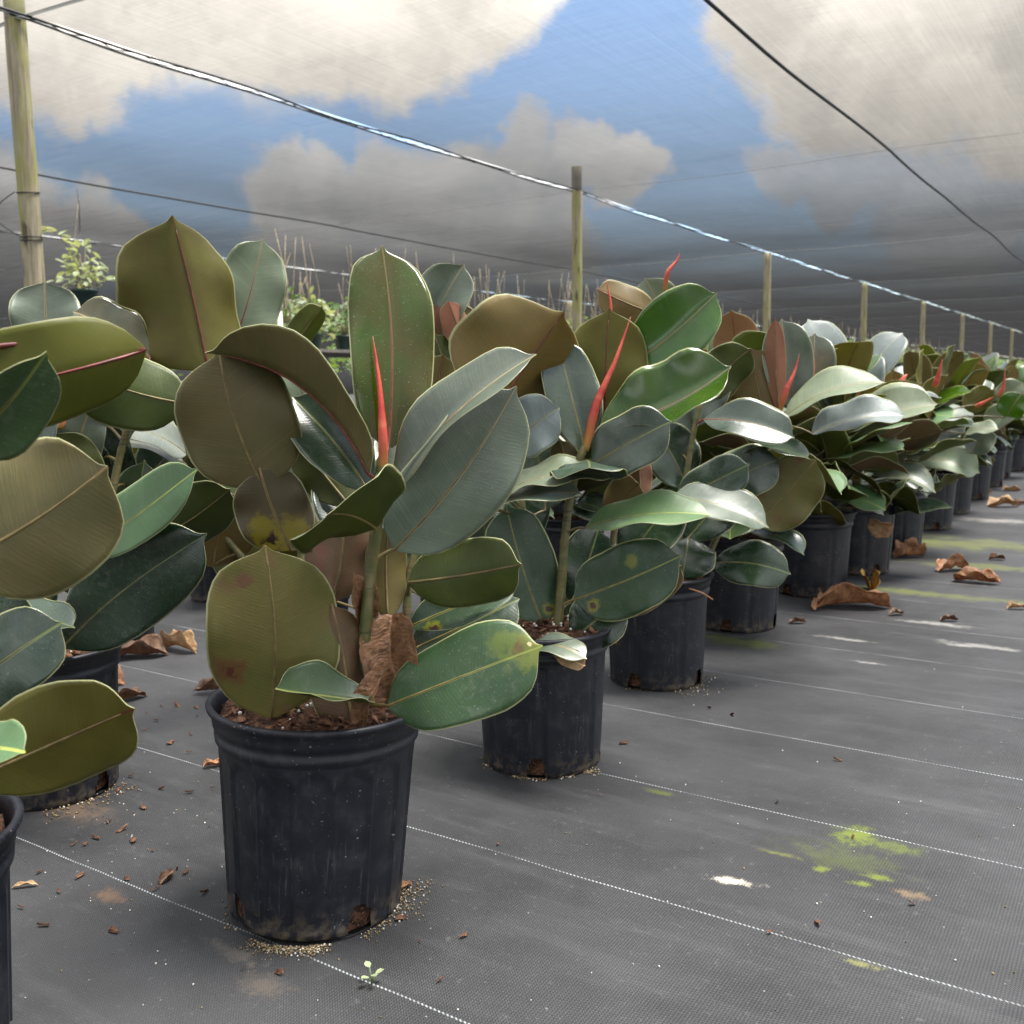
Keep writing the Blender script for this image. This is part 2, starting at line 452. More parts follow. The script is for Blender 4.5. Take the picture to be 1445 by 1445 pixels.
def soil_material():
    m, t, out = new_mat('potting_soil')
    v = t.obj()
    n1 = t.noise(v, 90, 5, 0.7); n2 = t.noise(v, 260, 3)
    c = t.mix(t.ramp(n1, 0.35, 0.65), (0.018, 0.010, 0.007), (0.11, 0.052, 0.03))
    c = t.mix(t.ramp(n2, 0.58, 0.7), c, (0.19, 0.10, 0.06))
    t.l.new(principled(t, c, 0.9, 0.2, t.bump(t.math('ADD', n1, n2), 0.9, 0.006)), out.inputs[0])
    return m


MAT_SOIL = soil_material()
MAT_BARK = plain('bark_bit', (0.19, 0.10, 0.06), 0.9, 0.5, 90, 0.15, 0.6, (0.045, 0.022, 0.015))
MAT_PERL = plain('perlite', (0.72, 0.72, 0.68), 0.9, 0.1, 30, 0.2)


def stem_material():
    m, t, out = new_mat('green_brown_stem')
    v = t.obj(); x = t.sep(v)
    n = t.noise(v, 50, 4)
    c = t.mix(t.ramp(n, 0.35, 0.7), (0.070, 0.078, 0.020), (0.130, 0.100, 0.038))
    c = t.mix(t.ramp(t.noise(t.xyz(t.math('MULTIPLY', x[0], 3), t.math('MULTIPLY', x[1], 3), t.math('MULTIPLY', x[2], 60)), 4, 3), 0.55, 0.7), c, (0.03, 0.032, 0.012))
    t.l.new(principled(t, c, 0.5, 0.4, t.bump(n, 0.3, 0.002)), out.inputs[0])
    return m


MAT_STEM = stem_material()


def shoot_material():
    m, t, out = new_mat('red_bud_sheath')
    v = t.obj(); n = t.noise(v, 30, 3)
    rnd = t.node('ShaderNodeObjectInfo').outputs['Random']
    c = t.mix(t.ramp(n, 0.3, 0.7), (0.38, 0.030, 0.026), (0.50, 0.085, 0.05))
    c = t.mix(t.math('MULTIPLY', t.ramp(rnd, 0.3, 1.0), 0.75), c, (0.60, 0.24, 0.13))
    ln = t.attr('len')
    c = t.mix(t.ramp(ln, .32, .0), c, (0.36, 0.20, 0.04))
    c = t.mix(t.math('MULTIPLY', t.ramp(t.noise(t.xyz(0, 0, ln), 9, 3), .5, .7), .5), c, (0.58, 0.20, 0.10))
    c = t.mix(t.ramp(ln, .93, 1.0), c, (0.20, 0.05, 0.03))
    t.l.new(principled(t, c, 0.42, 0.4, t.bump(t.noise(t.xyz(t.math('MULTIPLY', t.sep(v)[0], 8), t.math('MULTIPLY', t.sep(v)[1], 8), t.sep(v)[2]), 50, 3), .4, .002)), out.inputs[0])
    return m


MAT_SHOOT = shoot_material()


def pot_mesh(rt, rb, h, flutes=16, seed=1, ribs=False):
    """nursery pot: rolled lip, stepped band, fluted wall with arched tops, open drain holes at the foot"""
    mb = MB(); n = flutes * (12 if not ribs else 24); K_ = n // flutes
    prof_ = []          # (z, radius) outside, bottom to top
    def rw(z): return rb + (rt * 0.955 - rb) * (z / h)
    zs = [0, .004, .010, .02, .03, .04, .055, .075, .11, .15, .2, .25, .3, .4, .5, .6, .68, .72, .74, .755, .77, .785, .80, .81]
    zs = [z * h if z > .06 else z for z in zs]
    zs = sorted(set(zs))
    rows = []
    holes = [math.radians(a) for a in (200, 290, 20, 110)]
    band = h * 0.82
    for z in zs:
        row = []
        for k in range(n):
            a = 2 * math.pi * k / n
            r = rw(z)
            u = (k % K_) / K_ - 0.5          # across a flute
            ztop = band * 0.955 - h * 0.055 * (1 - math.cos(min(1, abs(u) * 2.2) * math.pi / 2) * 1.0)
            ins = 0.0035 if abs(u) < 0.42 else 0.0
            if ribs: ins = 0.0028 if abs(u) > 0.44 and z < band * .97 else 0.0; ztop = 9
            if z > ztop - 0.004: ins *= max(0, (ztop + 0.004 - z) / 0.008)
            if z < 0.02: ins *= z / 0.02
            r -= max(0, ins)
            if z < 0.003: r -= 0.004
            row.append(Vector((r * math.cos(a), r * math.sin(a), z)))
        rows.append(row)
    top = [(band, 0.0), (band + .003, .004), (band + .012, .0045), (band + .0135, .0025), (band + .022, .003), (band + .0235, .006), (band + .03, .0065), (h - .010, .0075),
           (h - .008, .0125), (h - .003, .0135), (h, .011), (h, .006), (h - .004, .0035), (h - .02, .001), (h * .80, -.001)]
    for z, dr in top:
        r = rw(min(z, h)) + dr
        rows.append([Vector((r * math.cos(2 * math.pi * k / n), r * math.sin(2 * math.pi * k / n), z)) for k in range(n)])
    V = [p for r in rows for p in r]; F = []
    for i in range(len(rows) - 1):
        for k in range(n):
            k2 = (k + 1) % n
            c = (rows[i][k] + rows[i][k2] + rows[i + 1][k] + rows[i + 1][k2]) / 4
            a = math.atan2(c.y, c.x)
            hole = False
            if c.z < 0.045 and i < len(zs):
                for ha in holes:
                    d = (a - ha + math.pi) % (2 * math.pi) - math.pi
                    w = rb * abs(d) / 0.017; zz = (c.z - 0.014) / 0.027
                    if w < 1 and (zz < 0 or w * w + zz * zz < 1) and c.z > 0.003: hole = True
            if not hole: F.append((i * n + k, i * n + k2, (i + 1) * n + k2, (i + 1) * n + k))
    mb.add(V, F, 0)
    return mb


def soil_parts(r, z, parent, seed, detail, core=True, rb=0.11):
    rng = random.Random(seed)
    mb = MB(); rings, n = (14, 40) if detail > 1 else (7, 24)
    V, F = [Vector((0, 0, z))], []
    for i in range(1, rings + 1):
        for k in range(n):
            a = 2 * math.pi * k / n; rr = r * i / rings
            p = Vector((rr * math.cos(a), rr * math.sin(a), 0))
            hgt = mnoise.fractal(p * 38 + Vector((seed, 0, 0)), 1.0, 2.0, 4) * 0.010 + 0.010 * (1 - (i / rings) ** 2)
            V.append(Vector((p.x, p.y, z + hgt)))
    for k in range(n): F.append((0, 1 + k, 1 + (k + 1) % n))
    for i in range(rings - 1):
        for k in range(n):
            b = 1 + i * n; c = b + n
            F.append((b + k, c + k, c + (k + 1) % n, b + (k + 1) % n))
    last = 1 + (rings - 1) * n
    base = len(V)
    for k in range(n):
        a = 2 * math.pi * k / n
        V.append(Vector(((r - .012) * math.cos(a), (r - .012) * math.sin(a), z - .03)))
    for k in range(n): F.append((last + k, base + k, base + (k + 1) % n, last + (k + 1) % n))
    last = base; base = len(V)
    for k in range(n):
        a = 2 * math.pi * k / n
        V.append(Vector(((rb - .010) * math.cos(a), (rb - .006) * math.sin(a), 0.006)))
    for k in range(n): F.append((last + k, base + k, base + (k + 1) % n, last + (k + 1) % n))
    mb.add(V, F)
    so = mb.build('soil', MAT_SOIL, parent)
    if detail:
        bm_, pm = MB(), MB()
        for i in range(260 if detail > 1 else 60):
            a, rr = rng.uniform(0, 6.28), r * 0.97 * math.sqrt(rng.random())
            c = Vector((rr * math.cos(a), rr * math.sin(a), z + 0.010 * (1 - (rr / r) ** 2) + rng.uniform(0, .007)))
            chip(bm_, c, rng.uniform(.004, .013) * rng.choice((.5, .7, 1, 1.3)), rng)
        o = bm_.build('bark_mulch', MAT_BARK, parent, False); o['kind'] = 'stuff'
        for i in range(34 if detail > 1 else 10):
            a, rr = rng.uniform(0, 6.28), r * 0.95 * math.sqrt(rng.random())
            c = Vector((rr * math.cos(a), rr * math.sin(a), z + 0.010 * (1 - (rr / r) ** 2) + rng.uniform(.004, .008)))
            pebble(pm, c, rng.uniform(.0015, .0038), rng)
        o = pm.build('perlite', MAT_PERL, parent); o['kind'] = 'stuff'
    return so


def chip(mb, c, s, rng):
    ax = Vector((rng.gauss(0, 1), rng.gauss(0, 1), rng.gauss(0, .35))).normalized()
    up = Vector((rng.gauss(0, .4), rng.gauss(0, .4), 1)).normalized()
    sd = ax.cross(up).normalized(); up = sd.cross(ax)
    l, w, h = s, s * rng.uniform(.2, .6), s * rng.uniform(.06, .16)
    V = []
    for dz in (-1, 1):
        for dx, dy in ((-1, -.7), (-.2, -1), (1, -.5), (.8, .8), (-.5, 1)):
            V.append(c + ax * l * dx * rng.uniform(.5, 1.2) + sd * w * dy * rng.uniform(.5, 1.2) + up * h * (dz + rng.uniform(-.4, .4)))
    F = [(4, 3, 2, 1, 0), (5, 6, 7, 8, 9)] + [(k, (k + 1) % 5, 5 + (k + 1) % 5, 5 + k) for k in range(5)]
    mb.add(V, F)


def pebble(mb, c, r, rng):
    V = []; F = []
    n = 6
    V.append(c + Vector((0, 0, -r)))
    for i in (1, 2):
        for k in range(n):
            a = 2 * math.pi * (k + .5 * i) / n; ph = -math.pi / 2 + math.pi * i / 3
            V.append(c + Vector((math.cos(ph) * math.cos(a), math.cos(ph) * math.sin(a), math.sin(ph))) * r * rng.uniform(.75, 1.2))
    V.append(c + Vector((0, 0, r)))
    for k in range(n):
        k2 = (k + 1) % n
        F += [(0, 1 + k2, 1 + k), (1 + k, 1 + k2, 1 + n + k2, 1 + n + k), (1 + n + k, 1 + n + k2, 1 + 2 * n)]
    mb.add(V, F)


def stem_obj(pts, r0, r1, parent, name='stem', sub=6):
    """cane with swollen nodes"""
    P = [Vector(p) for p in pts]
    out, rad = [], []
    n = len(P) - 1
    tot = sum((P[i + 1] - P[i]).length for i in range(n)); acc = 0
    for i in range(n):
        d = (P[i + 1] - P[i]).length
        m = max(4, int(d / 0.006))
        for k in range(m):
            u = k / m
            p0, p1, p2, p3 = P[max(i - 1, 0)], P[i], P[i + 1], P[min(i + 2, n)]
            q = 0.5 * ((2 * p1) + (p2 - p0) * u + (2 * p0 - 5 * p1 + 4 * p2 - p3) * u * u + (3 * p1 - p0 - 3 * p2 + p3) * u ** 3)
            l = acc + d * u
            r = r0 + (r1 - r0) * l / tot
            nd = (l % 0.034) / 0.034
            r *= 1 + 0.16 * math.exp(-((nd - .5) / .07) ** 2)
            out.append(q); rad.append(r)
        acc += d
    out.append(P[-1]); rad.append(r1 * .8)
    mb = MB(); mb.tube(out, rad, 10)
    return mb.build(name, MAT_STEM, parent)


def shoot_obj(pts, r, parent, flat=1.0):
    P = [Vector(p) for p in pts]
    out = []
    n = len(P) - 1
    for i in range(n):
        for k in range(6):
            u = k / 6
            p0, p1, p2, p3 = P[max(i - 1, 0)], P[i], P[i + 1], P[min(i + 2, n)]
            out.append(0.5 * ((2 * p1) + (p2 - p0) * u + (2 * p0 - 5 * p1 + 4 * p2 - p3) * u * u + (3 * p1 - p0 - 3 * p2 + p3) * u ** 3))
    out.append(P[-1]); m = len(out)
    r *= .64
    rad = [max(.0006, r * (0.75 + .5 * math.sin(min(1, k / m * 2.2) * math.pi * .75)) * (1 - (k / (m - 1)) ** 1.6)) for k in range(m)]
    mb = MB(); mb.tube(out, rad, 10); mb.a['len'] = [k / (m - 1) for k in range(m) for _ in range(10)]
    return mb.build('bud_sheath', MAT_SHOOT, parent)


# ------------------------------------------------------------------ hero plants (leaves placed one by one)
class Plant:
    def __init__(self, base, rt, rb, h, label, seed, detail=2, group='potted rubber plants on the ground fabric', rot=0.0):
        self.base = Vector(base)
        self.e = empty('rubber_plant', self.base)
        tag(self.e, label, 'potted plant', group)
        self.rng = random.Random(seed)
        p = pot_mesh(rt, rb, h, *((16, 1, False) if seed in (11, 14) else (7, 1, True))).build('pot', MAT_POT, self.e); p.rotation_euler.z = rot
        so = soil_parts(rb + (rt * .955 - rb) * .92 - .005, h - 0.015, self.e, seed, detail, rb=rb)
        self.stems = []

    def loc(self, p): return Vector(p) - self.base

    def stem(self, pix, r0=0.009, r1=0.006):
        pts = [at(x, y, d) for x, y, d in pix]
        self.stems.append(pts)
        stem_obj([self.loc(p) for p in pts], r0, r1, self.e)

    def attach(self, P0, drop=0.02):
        best, bp = 9, None
        for pts in self.stems:
            for i in range(len(pts) - 1):
                for k in range(9):
                    q = pts[i].lerp(pts[i + 1], k / 8)
                    tgt = P0 - Vector((0, 0, drop))
                    d = (q - tgt).length
                    if d < best: best, bp = d, q
        return bp

    def leaf(self, b, t, w, face, top, und, bend=0.0, fold=10, curl=0.0, shape='std', red=False, **kw):
        P0, P1 = at(*b), at(*t)
        dm = (b[2] + t[2]) / 2
        W = w / FPX * dm
        A = (P1 - P0).normalized()
        if isinstance(face, (tuple, list)):
            N = CR * face[0] + CU * face[1] - CF * face[2]
        else:
            v = (CC - (P0 + P1) / 2).normalized()
            n0 = (v - A * v.dot(A)).normalized(); s0 = A.cross(n0)
            th = math.radians(face)
            N = n0 * math.cos(th) + s0 * math.sin(th)
        att = self.attach(P0)
        mb, mats, pm = leaf_mesh(self.loc(P0), self.loc(P1), N, W, bend, fold, curl, shape, kw.pop('ripple', .10), rng=self.rng, top=top, und=und, twist=self.rng.uniform(-9, 9),
                                 attach=self.loc(att) if att is not None else None, pet_red=red, split=True, **kw)
        o = mb.build('leaf', mats[:3], self.e)
        pm.build('petiole', mats[3], o)
        return o

    def dry(self, b, t, w, face, fold=50, crumple=0.012, mat=None, bend=0.1):
        P0, P1 = at(*b), at(*t); W = w / FPX * (b[2] + t[2]) / 2
        A = (P1 - P0).normalized(); v = (CC - P0).normalized()
        n0 = (v - A * v.dot(A)).normalized(); s0 = A.cross(n0); th = math.radians(face)
        N = n0 * math.cos(th) + s0 * math.sin(th)
        m = mat or MAT_CRISP
        mb, mats = leaf_mesh(self.loc(P0), self.loc(P1), N, W, bend, fold, 0, 'round', rng=self.rng, crumple=crumple, mats=[m, m, m, m], res=(44, 14))
        return mb.build('dry_leaf', mats, self.e)

    def shoot(self, pix, rpx):
        pts = [self.loc(at(x, y, d)) for x, y, d in pix]
        return shoot_obj(pts, rpx / FPX * pix[0][2], self.e)


# --- the large plant in front
p1 = Plant(ground_at(446, 1270), .144, .120, .292, 'large rubber plant in a scuffed fluted black pot, frontmost, red bud sheath upright', 11, 2, rot=.35)
for c_ in list(COL.objects):
    if c_.parent == p1.e: c_.rotation_euler.y = math.radians(3); c_.location.z = .004
D = 1.33
p1.stem([(508, 1022, D + .02), (511, 940, D + .01), (517, 870, D), (524, 800, D), (531, 745, D - .01), (537, 700, D - .01), (541, 655, D - .01)], .0095, .0075)
p1.stem([(560, 1015, D + .05), (572, 890, D + .05), (577, 815, D + .05), (590, 770, D + .06)], .007, .005)
p1.stem([(470, 1005, D + .06), (466, 880, D + .06), (468, 800, D + .06), (440, 730, D + .06), (420, 690, D + .05)], .007, .005)
p1.shoot([(541, 672, D - .01), (540, 610, D - .015), (535, 540, D - .01), (526, 474, D)], 10)
L = p1.leaf
L((548, 632, D), (539, 346, D + .05), 124, 6, 'young', 'olive', .03, 14, -.1, 'oblong', True)
L((520, 668, D - .02), (297, 489, D - .06), 178, 92, 'blue', 'umber', .13, 30, .0, 'std', True, tipcurl=.05)
L((372, 690, D + .02), (308, 494, D - .03), 168, 172, 'dark', 'umber', -.03, 8, .1, 'round')
L((555, 695, D - .01), (757, 500, D - .05), 112, -52, 'glauc', 'umber', .10, 26, 0, 'std', True)
L((558, 775, D), (729, 545, D - .02), 146, 14, 'glauc', 'green', .03, 10, -.05, 'round')
L((530, 745, D - .02), (462, 726, D - .15), 186, (-.30, .62, -.70), 'pale', 'dgreen', .05, 6, 0, 'std')
L((384, 1012, D - .04), (374, 769, D - .08), 188, 180, 'dark', 'reddish', -.02, 6, .08, 'round')
L((497, 1034, D - .02), (468, 851, D - .03), 112, 196, 'dark', 'rust', .0, 26, .1, 'round')
L((528, 991, D - .05), (388, 972, D - .13), 92, 58, 'moss', 'green', -.04, 24, .2, 'std')
L((548, 996, D - .02), (766, 911, D - .06), 132, -16, 'spot', 'olive', .05, 6, -.2, 'oblong')
L((411, 776, D + .03), (366, 660, D + .01), 108, 178, 'dark', 'burnt', .02, 8, .1, 'round')
L((468, 850, D + .03), (486, 728, D + .02), 128, 178, 'dark', 'rust', .0, 30, .1, 'std')
L((548, 876, D + .03), (548, 738, D + .04), 62, 180, 'dark', 'tan', .02, 10, .1, 'std')
L((577, 822, D + .02), (736, 796, D - .02), 100, 188, 'dark', 'dgreen', .06, 8, .1, 'oblong')
L((577, 885, D + .04), (730, 822, D + .06), 70, -25, 'ysp', 'green', .05, 14, 0, 'std')
L((578, 918, D + .07), (733, 845, D + .10), 96, -10, 'dark', 'green', .05, 10, 0, 'std')
L((520, 692, D + .04), (413, 560, D + .06), 104, 14, 'dark', 'green', .04, 18, 0, 'std')
L((492, 712, D + .08), (416, 616, D + .10), 74, 180, 'dark', 'green', .04, 14, 0, 'std')
L((566, 690, D + .06), (592, 545, D + .14), 88, 5, 'glauc', 'green', .04, 14, 0, 'std')
L((405, 700, D + .12), (410, 560, D + .16), 90, 8, 'glauc', 'green', .0, 16, 0, 'std')
L((500, 770, D + .07), (470, 660, D + .14), 80, 10, 'dark', 'green', .0, 16, 0, 'std')
L((600, 930, D + .10), (690, 860, D + .16), 90, -10, 'deep', 'green', .0, 12, 0, 'std')
p1.dry((548, 868, D + .03), (562, 988, D + .01), 96, 10, 38, .009)
p1.dry((512, 880, D + .02), (500, 805, D + .0), 50, 20, 45, .009)
p1.dry((540, 945, D - .03), (518, 1030, D - .05), 50, 30, 50, .009)
p1.dry((585, 905, D + .04), (540, 1010, D + .03), 70, 160, 45, .009)

# --- second plant of the aisle row
p2 = Plant(ground_at(765, 1068), .132, .113, .268, 'rubber plant second in the aisle row, dry scrap on its pot rim', 12, 2, rot=1.1)
D = 1.90
p2.stem([(785, 902, D), (792, 830, D), (797, 760, D), (805, 700, D), (817, 650, D - .02), (826, 628, D - .02)], .0095, .007)
p2.stem([(762, 890, D + .05), (750, 800, D + .05), (735, 700, D + .08), (715, 610, D + .12)], .008, .005)
p2.stem([(850, 880, D + .08), (868, 740, D + .08), (890, 620, D + .10), (930, 500, D + .13)], .007, .005)
p2.shoot([(826, 636, D - .02), (842, 570, D - .03), (868, 510, D - .03), (890, 447, D - .02)], 9)
p2.shoot([(858, 470, D + .07), (862, 432, D + .06), (855, 393, D + .06)], 4)
L = p2.leaf
L((694, 588, D - .02), (796, 440, D - .06), 216, 202, 'glauc', 'brown', .0, 26, .1, 'round', True)
L((856, 625, D + .05), (860, 434, D + .02), 124, 180, 'glauc', 'olive', .0, 10, .12, 'round', True)
L((848, 603, D - .02), (1032, 517, D - .03), 124, -38, 'bright', 'olive', -.05, 30, .1, 'std', True)
L((884, 520, D + .08), (1012, 413, D + .03), 104, -14, 'bright', 'olive', .02, 16, .1, 'std')
L((930, 446, D + .12), (842, 408, D + .08), 66, 205, 'glauc', 'brown', .0, 14, 0, 'std')
L((826, 640, D - .01), (786, 480, D + .03), 84, 14, 'dark', 'green', .02, 16, 0, 'std')
L((836, 656, D - .03), (948, 594, D - .10), 92, -24, 'dark', 'green', .05, 10, -.1, 'round')
L((824, 652, D - .03), (832, 660, D - .16), 116, (0, 1, -.15), 'dark', 'dgreen', .06, -18, 0, 'std')
L((700, 700, D - .02), (868, 673, D - .06), 92, -66, 'pale', 'dgreen', .12, 10, 0, 'std')
L((690, 720, D - .04), (822, 697, D - .08), 70, -70, 'glauc', 'green', .10, 10, 0, 'std')
L((826, 745, D - .04), (1005, 727, D - .10), 84, -56, 'mint', 'green', .08, 14, 0, 'std')
L((812, 846, D - .02), (962, 784, D - .08), 104, -10, 'ysp', 'rust', .03, 8, -.1, 'round')
L((768, 886, D + .02), (714, 712, D + .02), 100, 10, 'ysp', 'green', .02, 10, -.1, 'std')
L((868, 870, D + .05), (962, 798, D - .02), 64, 186, 'dark', 'rust', .02, 8, 0, 'std')
L((806, 902, D - .02), (876, 846, D - .02), 84, -8, 'deep', 'green', .1, 10, -.2, 'std')
L((752, 908, D - .10), (828, 930, D - .16), 54, -50, 'glauc', 'green', .12, 6, 0, 'std')
L((806, 850, D + .05), (845, 745, D + .08), 84, 12, 'deep', 'green', .02, 12, 0, 'std')
L((725, 625, D + .02), (790, 575, D - .04), 86, -20, 'blue', 'green', .08, 10, 0, 'round')
L((852, 720, D + .02), (902, 682, D - .02), 62, 180, 'dark', 'tan', .0, 26, 0, 'std')
L((906, 705, D + .05), (904, 640, D + .05), 40, 180, 'dark', 'peach', .0, 26, 0, 'std')
L((760, 760, D + .10), (700, 660, D + .16), 90, 12, 'deep', 'green', .0, 12, 0, 'std')
L((880, 800, D + .14), (960, 700, D + .14), 90, -14, 'deep', 'green', .0, 12, 0, 'std')
L((770, 720, D + .10), (745, 600, D + .12), 96, 10, 'dark', 'green', .0, 12, 0, 'std')
L((805, 690, D + .03), (790, 620, D + .02), 46, 180, 'dark', 'umber', .0, 22, 0, 'std')
L((800, 870, D + .08), (880, 800, D + .14), 90, -10, 'deep', 'green', .0, 12, 0, 'std')
p2.dry((782, 916, D - .13), (826, 938, D - .15), 30, -20, 20, .006, MAT_DRY[1])
p2.dry((866, 878, D - .02), (868, 908, D - .03), 14, 0, 30, .005, MAT_DRY[0])

# --- third plant of the aisle row
p3 = Plant(ground_at(926, 957), .130, .112, .266, 'rubber plant third in the aisle row, rusty twig hanging over its pot rim', 13, 1, rot=.6)
D = 2.46
p3.stem([(950, 815, D), (962, 720, D), (975, 630, D), (988, 570, D), (1000, 540, D)], .009, .006)
p3.stem([(985, 815, D + .03), (1030, 720, D + .05), (1075, 640, D + .06), (1105, 585, D + .06)], .009, .006)
p3.shoot([(1100, 582, D + .02), (1110, 550, D), (1121, 525, D), (1128, 500, D)], 6)
p3.shoot([(1142, 552, D + .10), (1143, 510, D + .08), (1136, 476, D + .06), (1119, 458, D + .06)], 10)
p3.shoot([(938, 412, D + .02), (942, 385, D), (955, 368, D), (959, 357, D)], 5)
L = p3.leaf
L((994, 592, D - .03), (1121, 618, D - .10), 74, -40, 'dark', 'green', .06, 14, 0, 'std', True)
L((1000, 556, D + .02), (1060, 492, D), 70, 200, 'dark', 'dgreen', .08, 10, 0, 'round')
L((1080, 588, D + .06), (1060, 492, D + .06), 84, 180, 'dark', 'tan', .0, 14, 0, 'std')
L((1100, 582, D + .05), (1094, 448, D + .02), 34, 180, 'glauc', 'peach', .0, 30, 0, 'std')
L((1120, 578, D + .08), (1103, 450, D + .06), 74, 10, 'glauc', 'olive', .02, 18, 0, 'std')
L((1140, 575, D + .12), (1150, 470, D + .12), 66, 0, 'glauc', 'olive', .02, 18, 0, 'std')
L((1108, 588, D + .0), (1250, 540, D - .06), 82, -58, 'pale', 'umber', .10, 16, 0, 'std')
L((1146, 612, D + .04), (1278, 587, D - .02), 72, -54, 'blue', 'green', .12, 20, 0, 'oblong')
L((1008, 690, D - .02), (1100, 648, D - .06), 78, -14, 'dark', 'green', .03, 8, -.1, 'round')
L((956, 708, D - .05), (1058, 655, D - .12), 62, -14, 'dark', 'green', .03, 8, -.1, 'oblong')
L((946, 706, D - .08), (1085, 745, D - .16), 78, -50, 'glauc', 'green', .12, 10, 0, 'round')
L((1066, 740, D - .02), (1152, 648, D - .06), 92, 190, 'dark', 'reddish', .04, 8, -.1, 'round')
L((972, 760, D - .05), (962, 820, D - .10), 84, 10, 'deep', 'green', .1, 6, -.2, 'round')
L((1006, 795, D - .04), (1116, 810, D - .12), 70, -20, 'deep', 'green', .06, 10, -.1, 'std')
L((1040, 640, D + .02), (1142, 648, D - .10), 70, -76, 'dark', 'green', .10, 10, 0, 'std')
L((940, 470, D + .14), (910, 392, D + .12), 66, 5, 'pale', 'green', .0, 14, 0, 'round')
L((985, 600, D + .03), (1010, 500, D + .08), 70, 10, 'dark', 'green', .0, 14, 0, 'std')
L((970, 690, D + .03), (920, 600, D + .06), 80, 10, 'deep', 'green', .0, 14, 0, 'std')
L((970, 760, D + .03), (1030, 690, D + .06), 80, -10, 'deep', 'green', .0, 14, 0, 'std')
L((960, 640, D + .06), (935, 550, D + .08), 70, 10, 'glauc', 'green', .0, 14, 0, 'std')
L((990, 780, D + .05), (930, 740, D + .02), 70, 20, 'deep', 'green', .0, 14, 0, 'std')
mbt = MB(); mbt.tube([p3.loc(at(940, 828, 2.32)), p3.loc(at(965, 828, 2.30)), p3.loc(at(990, 836, 2.29)), p3.loc(at(1006, 846, 2.28))], .0016, 5); mbt.build('dry_twig', MAT_DRY[0], p3.e)

# --- plant cut by the left edge of the frame, nearest row
l1 = Plant(SQ(.43, -1.06), .140, .118, .285, 'rubber plant cut by the left edge, its pot only a dark sliver below its leaves', 14, 2, rot=.2)
D = .98
l1.stem([(-90, 1190, D + .05), (-95, 1000, D + .02), (-85, 800, D), (-80, 620, D), (-70, 500, D)], .010, .007)
l1.stem([(-60, 1190, D + .08), (-50, 1000, D + .08), (-60, 900, D + .08)], .010, .007)
l1.shoot([(-70, 510, D), (-72, 440, D), (-78, 380, D)], 10)
L = l1.leaf
L((-75, 640, D - .06), (66, 496, D - .14), 120, 25, 'moss', 'green', .06, 24, 0, 'std', True)
L((-70, 800, D - .04), (152, 658, D - .02), 216, 176, 'dark', 'umber', .02, 8, .1, 'round')
L((-62, 985, D + .02), (88, 878, D + .02), 118, -10, 'dark', 'green', .06, 8, -.1, 'oblong')
L((-60, 1110, D - .02), (190, 1000, D - .03), 168, 205, 'moss', 'olive', .10, 6, .05, 'std')
L((-70, 1090, D - .10), (36, 1062, D - .16), 96, -50, 'mint', 'tan', .10, 10, 0, 'std')
L((205, 494, D + .12), (-75, 560, D + .02), 150, 168, 'moss', 'yellow', -.10, 12, .1, 'oblong', True)
L((-60, 980, D + .10), (10, 820, D + .12), 130, 0, 'deep', 'green', .0, 10, 0, 'std')

# --- plant behind it, first of the second row
l2 = Plant(SQ(1.0, -1.67), .134, .114, .270, 'rubber plant at the left with a long dark leaf drooping right over its pot', 15, 2, rot=.9)
D = 1.80
l2.stem([(60, 925, D), (66, 830, D), (75, 740, D), (85, 640, D), (90, 560, D)], .009, .007)
l2.stem([(95, 925, D + .02), (130, 830, D + .02), (150, 740, D + .03), (170, 640, D + .05), (205, 520, D + .05)], .009, .006)
l2.stem([(20, 925, D), (-10, 830, D), (-25, 720, D), (-10, 640, D)], .008, .006)
l2.shoot([(86, 605, D - .06), (90, 580, D - .06), (96, 545, D - .06)], 8)
L = l2.leaf
L((118, 775, D - .15), (280, 661, D - .25), 92, -28, 'mint', 'green', .06, 14, -.15, 'std', False)
L((90, 912, D - .10), (292, 753, D - .20), 132, -6, 'deep', 'green', .05, 8, -.1, 'std')
L((-25, 640, D - .10), (84, 588, D - .18), 86, -16, 'dark', 'green', .03, 6, -.1, 'round')
L((-20, 860, D - .12), (106, 886, D - .20), 78, -50, 'dark', 'green', .08, 8, 0, 'std')
L((262, 570, D + .0), (104, 520, D - .10), 112, 188, 'dark', 'dgreen', .05, 8, .1, 'oblong')
L((70, 490, D + .06), (63, 397, D + .06), 96, 0, 'glauc', 'green', -.04, 14, .1, 'round')
L((212, 505, D + .06), (103, 440, D + .02), 84, 40, 'glossbrown', 'brown', .10, 18, 0, 'std', True)
L((95, 680, D - .02), (130, 566, D - .04), 70, -10, 'glauc', 'green', .04, 10, 0, 'std')
L((120, 700, D - .05), (70, 612, D - .08), 90, 182, 'dark', 'green', .02, 10, 0, 'round')
L((70, 800, D + .05), (30, 680, D + .05), 100, 10, 'deep', 'green', .02, 10, 0, 'round')
L((60, 880, D + .04), (-30, 780, D + .04), 110, 10, 'deep', 'green', .02, 10, 0, 'round')
L((130, 850, D + .06), (150, 740, D + .06), 110, 0, 'dark', 'green', .02, 10, 0, 'round')
L((205, 770, D + .02), (325, 690, D - .05), 88, 190, 'dark', 'dgreen', .04, 10, 0, 'std')
L((150, 600, D + .10), (120, 500, D + .12), 90, 180, 'dark', 'green', .04, 10, 0, 'std')
L((40, 560, D + .10), (-20, 470, D + .12), 90, 0, 'glauc', 'green', .04, 10, 0, 'std')

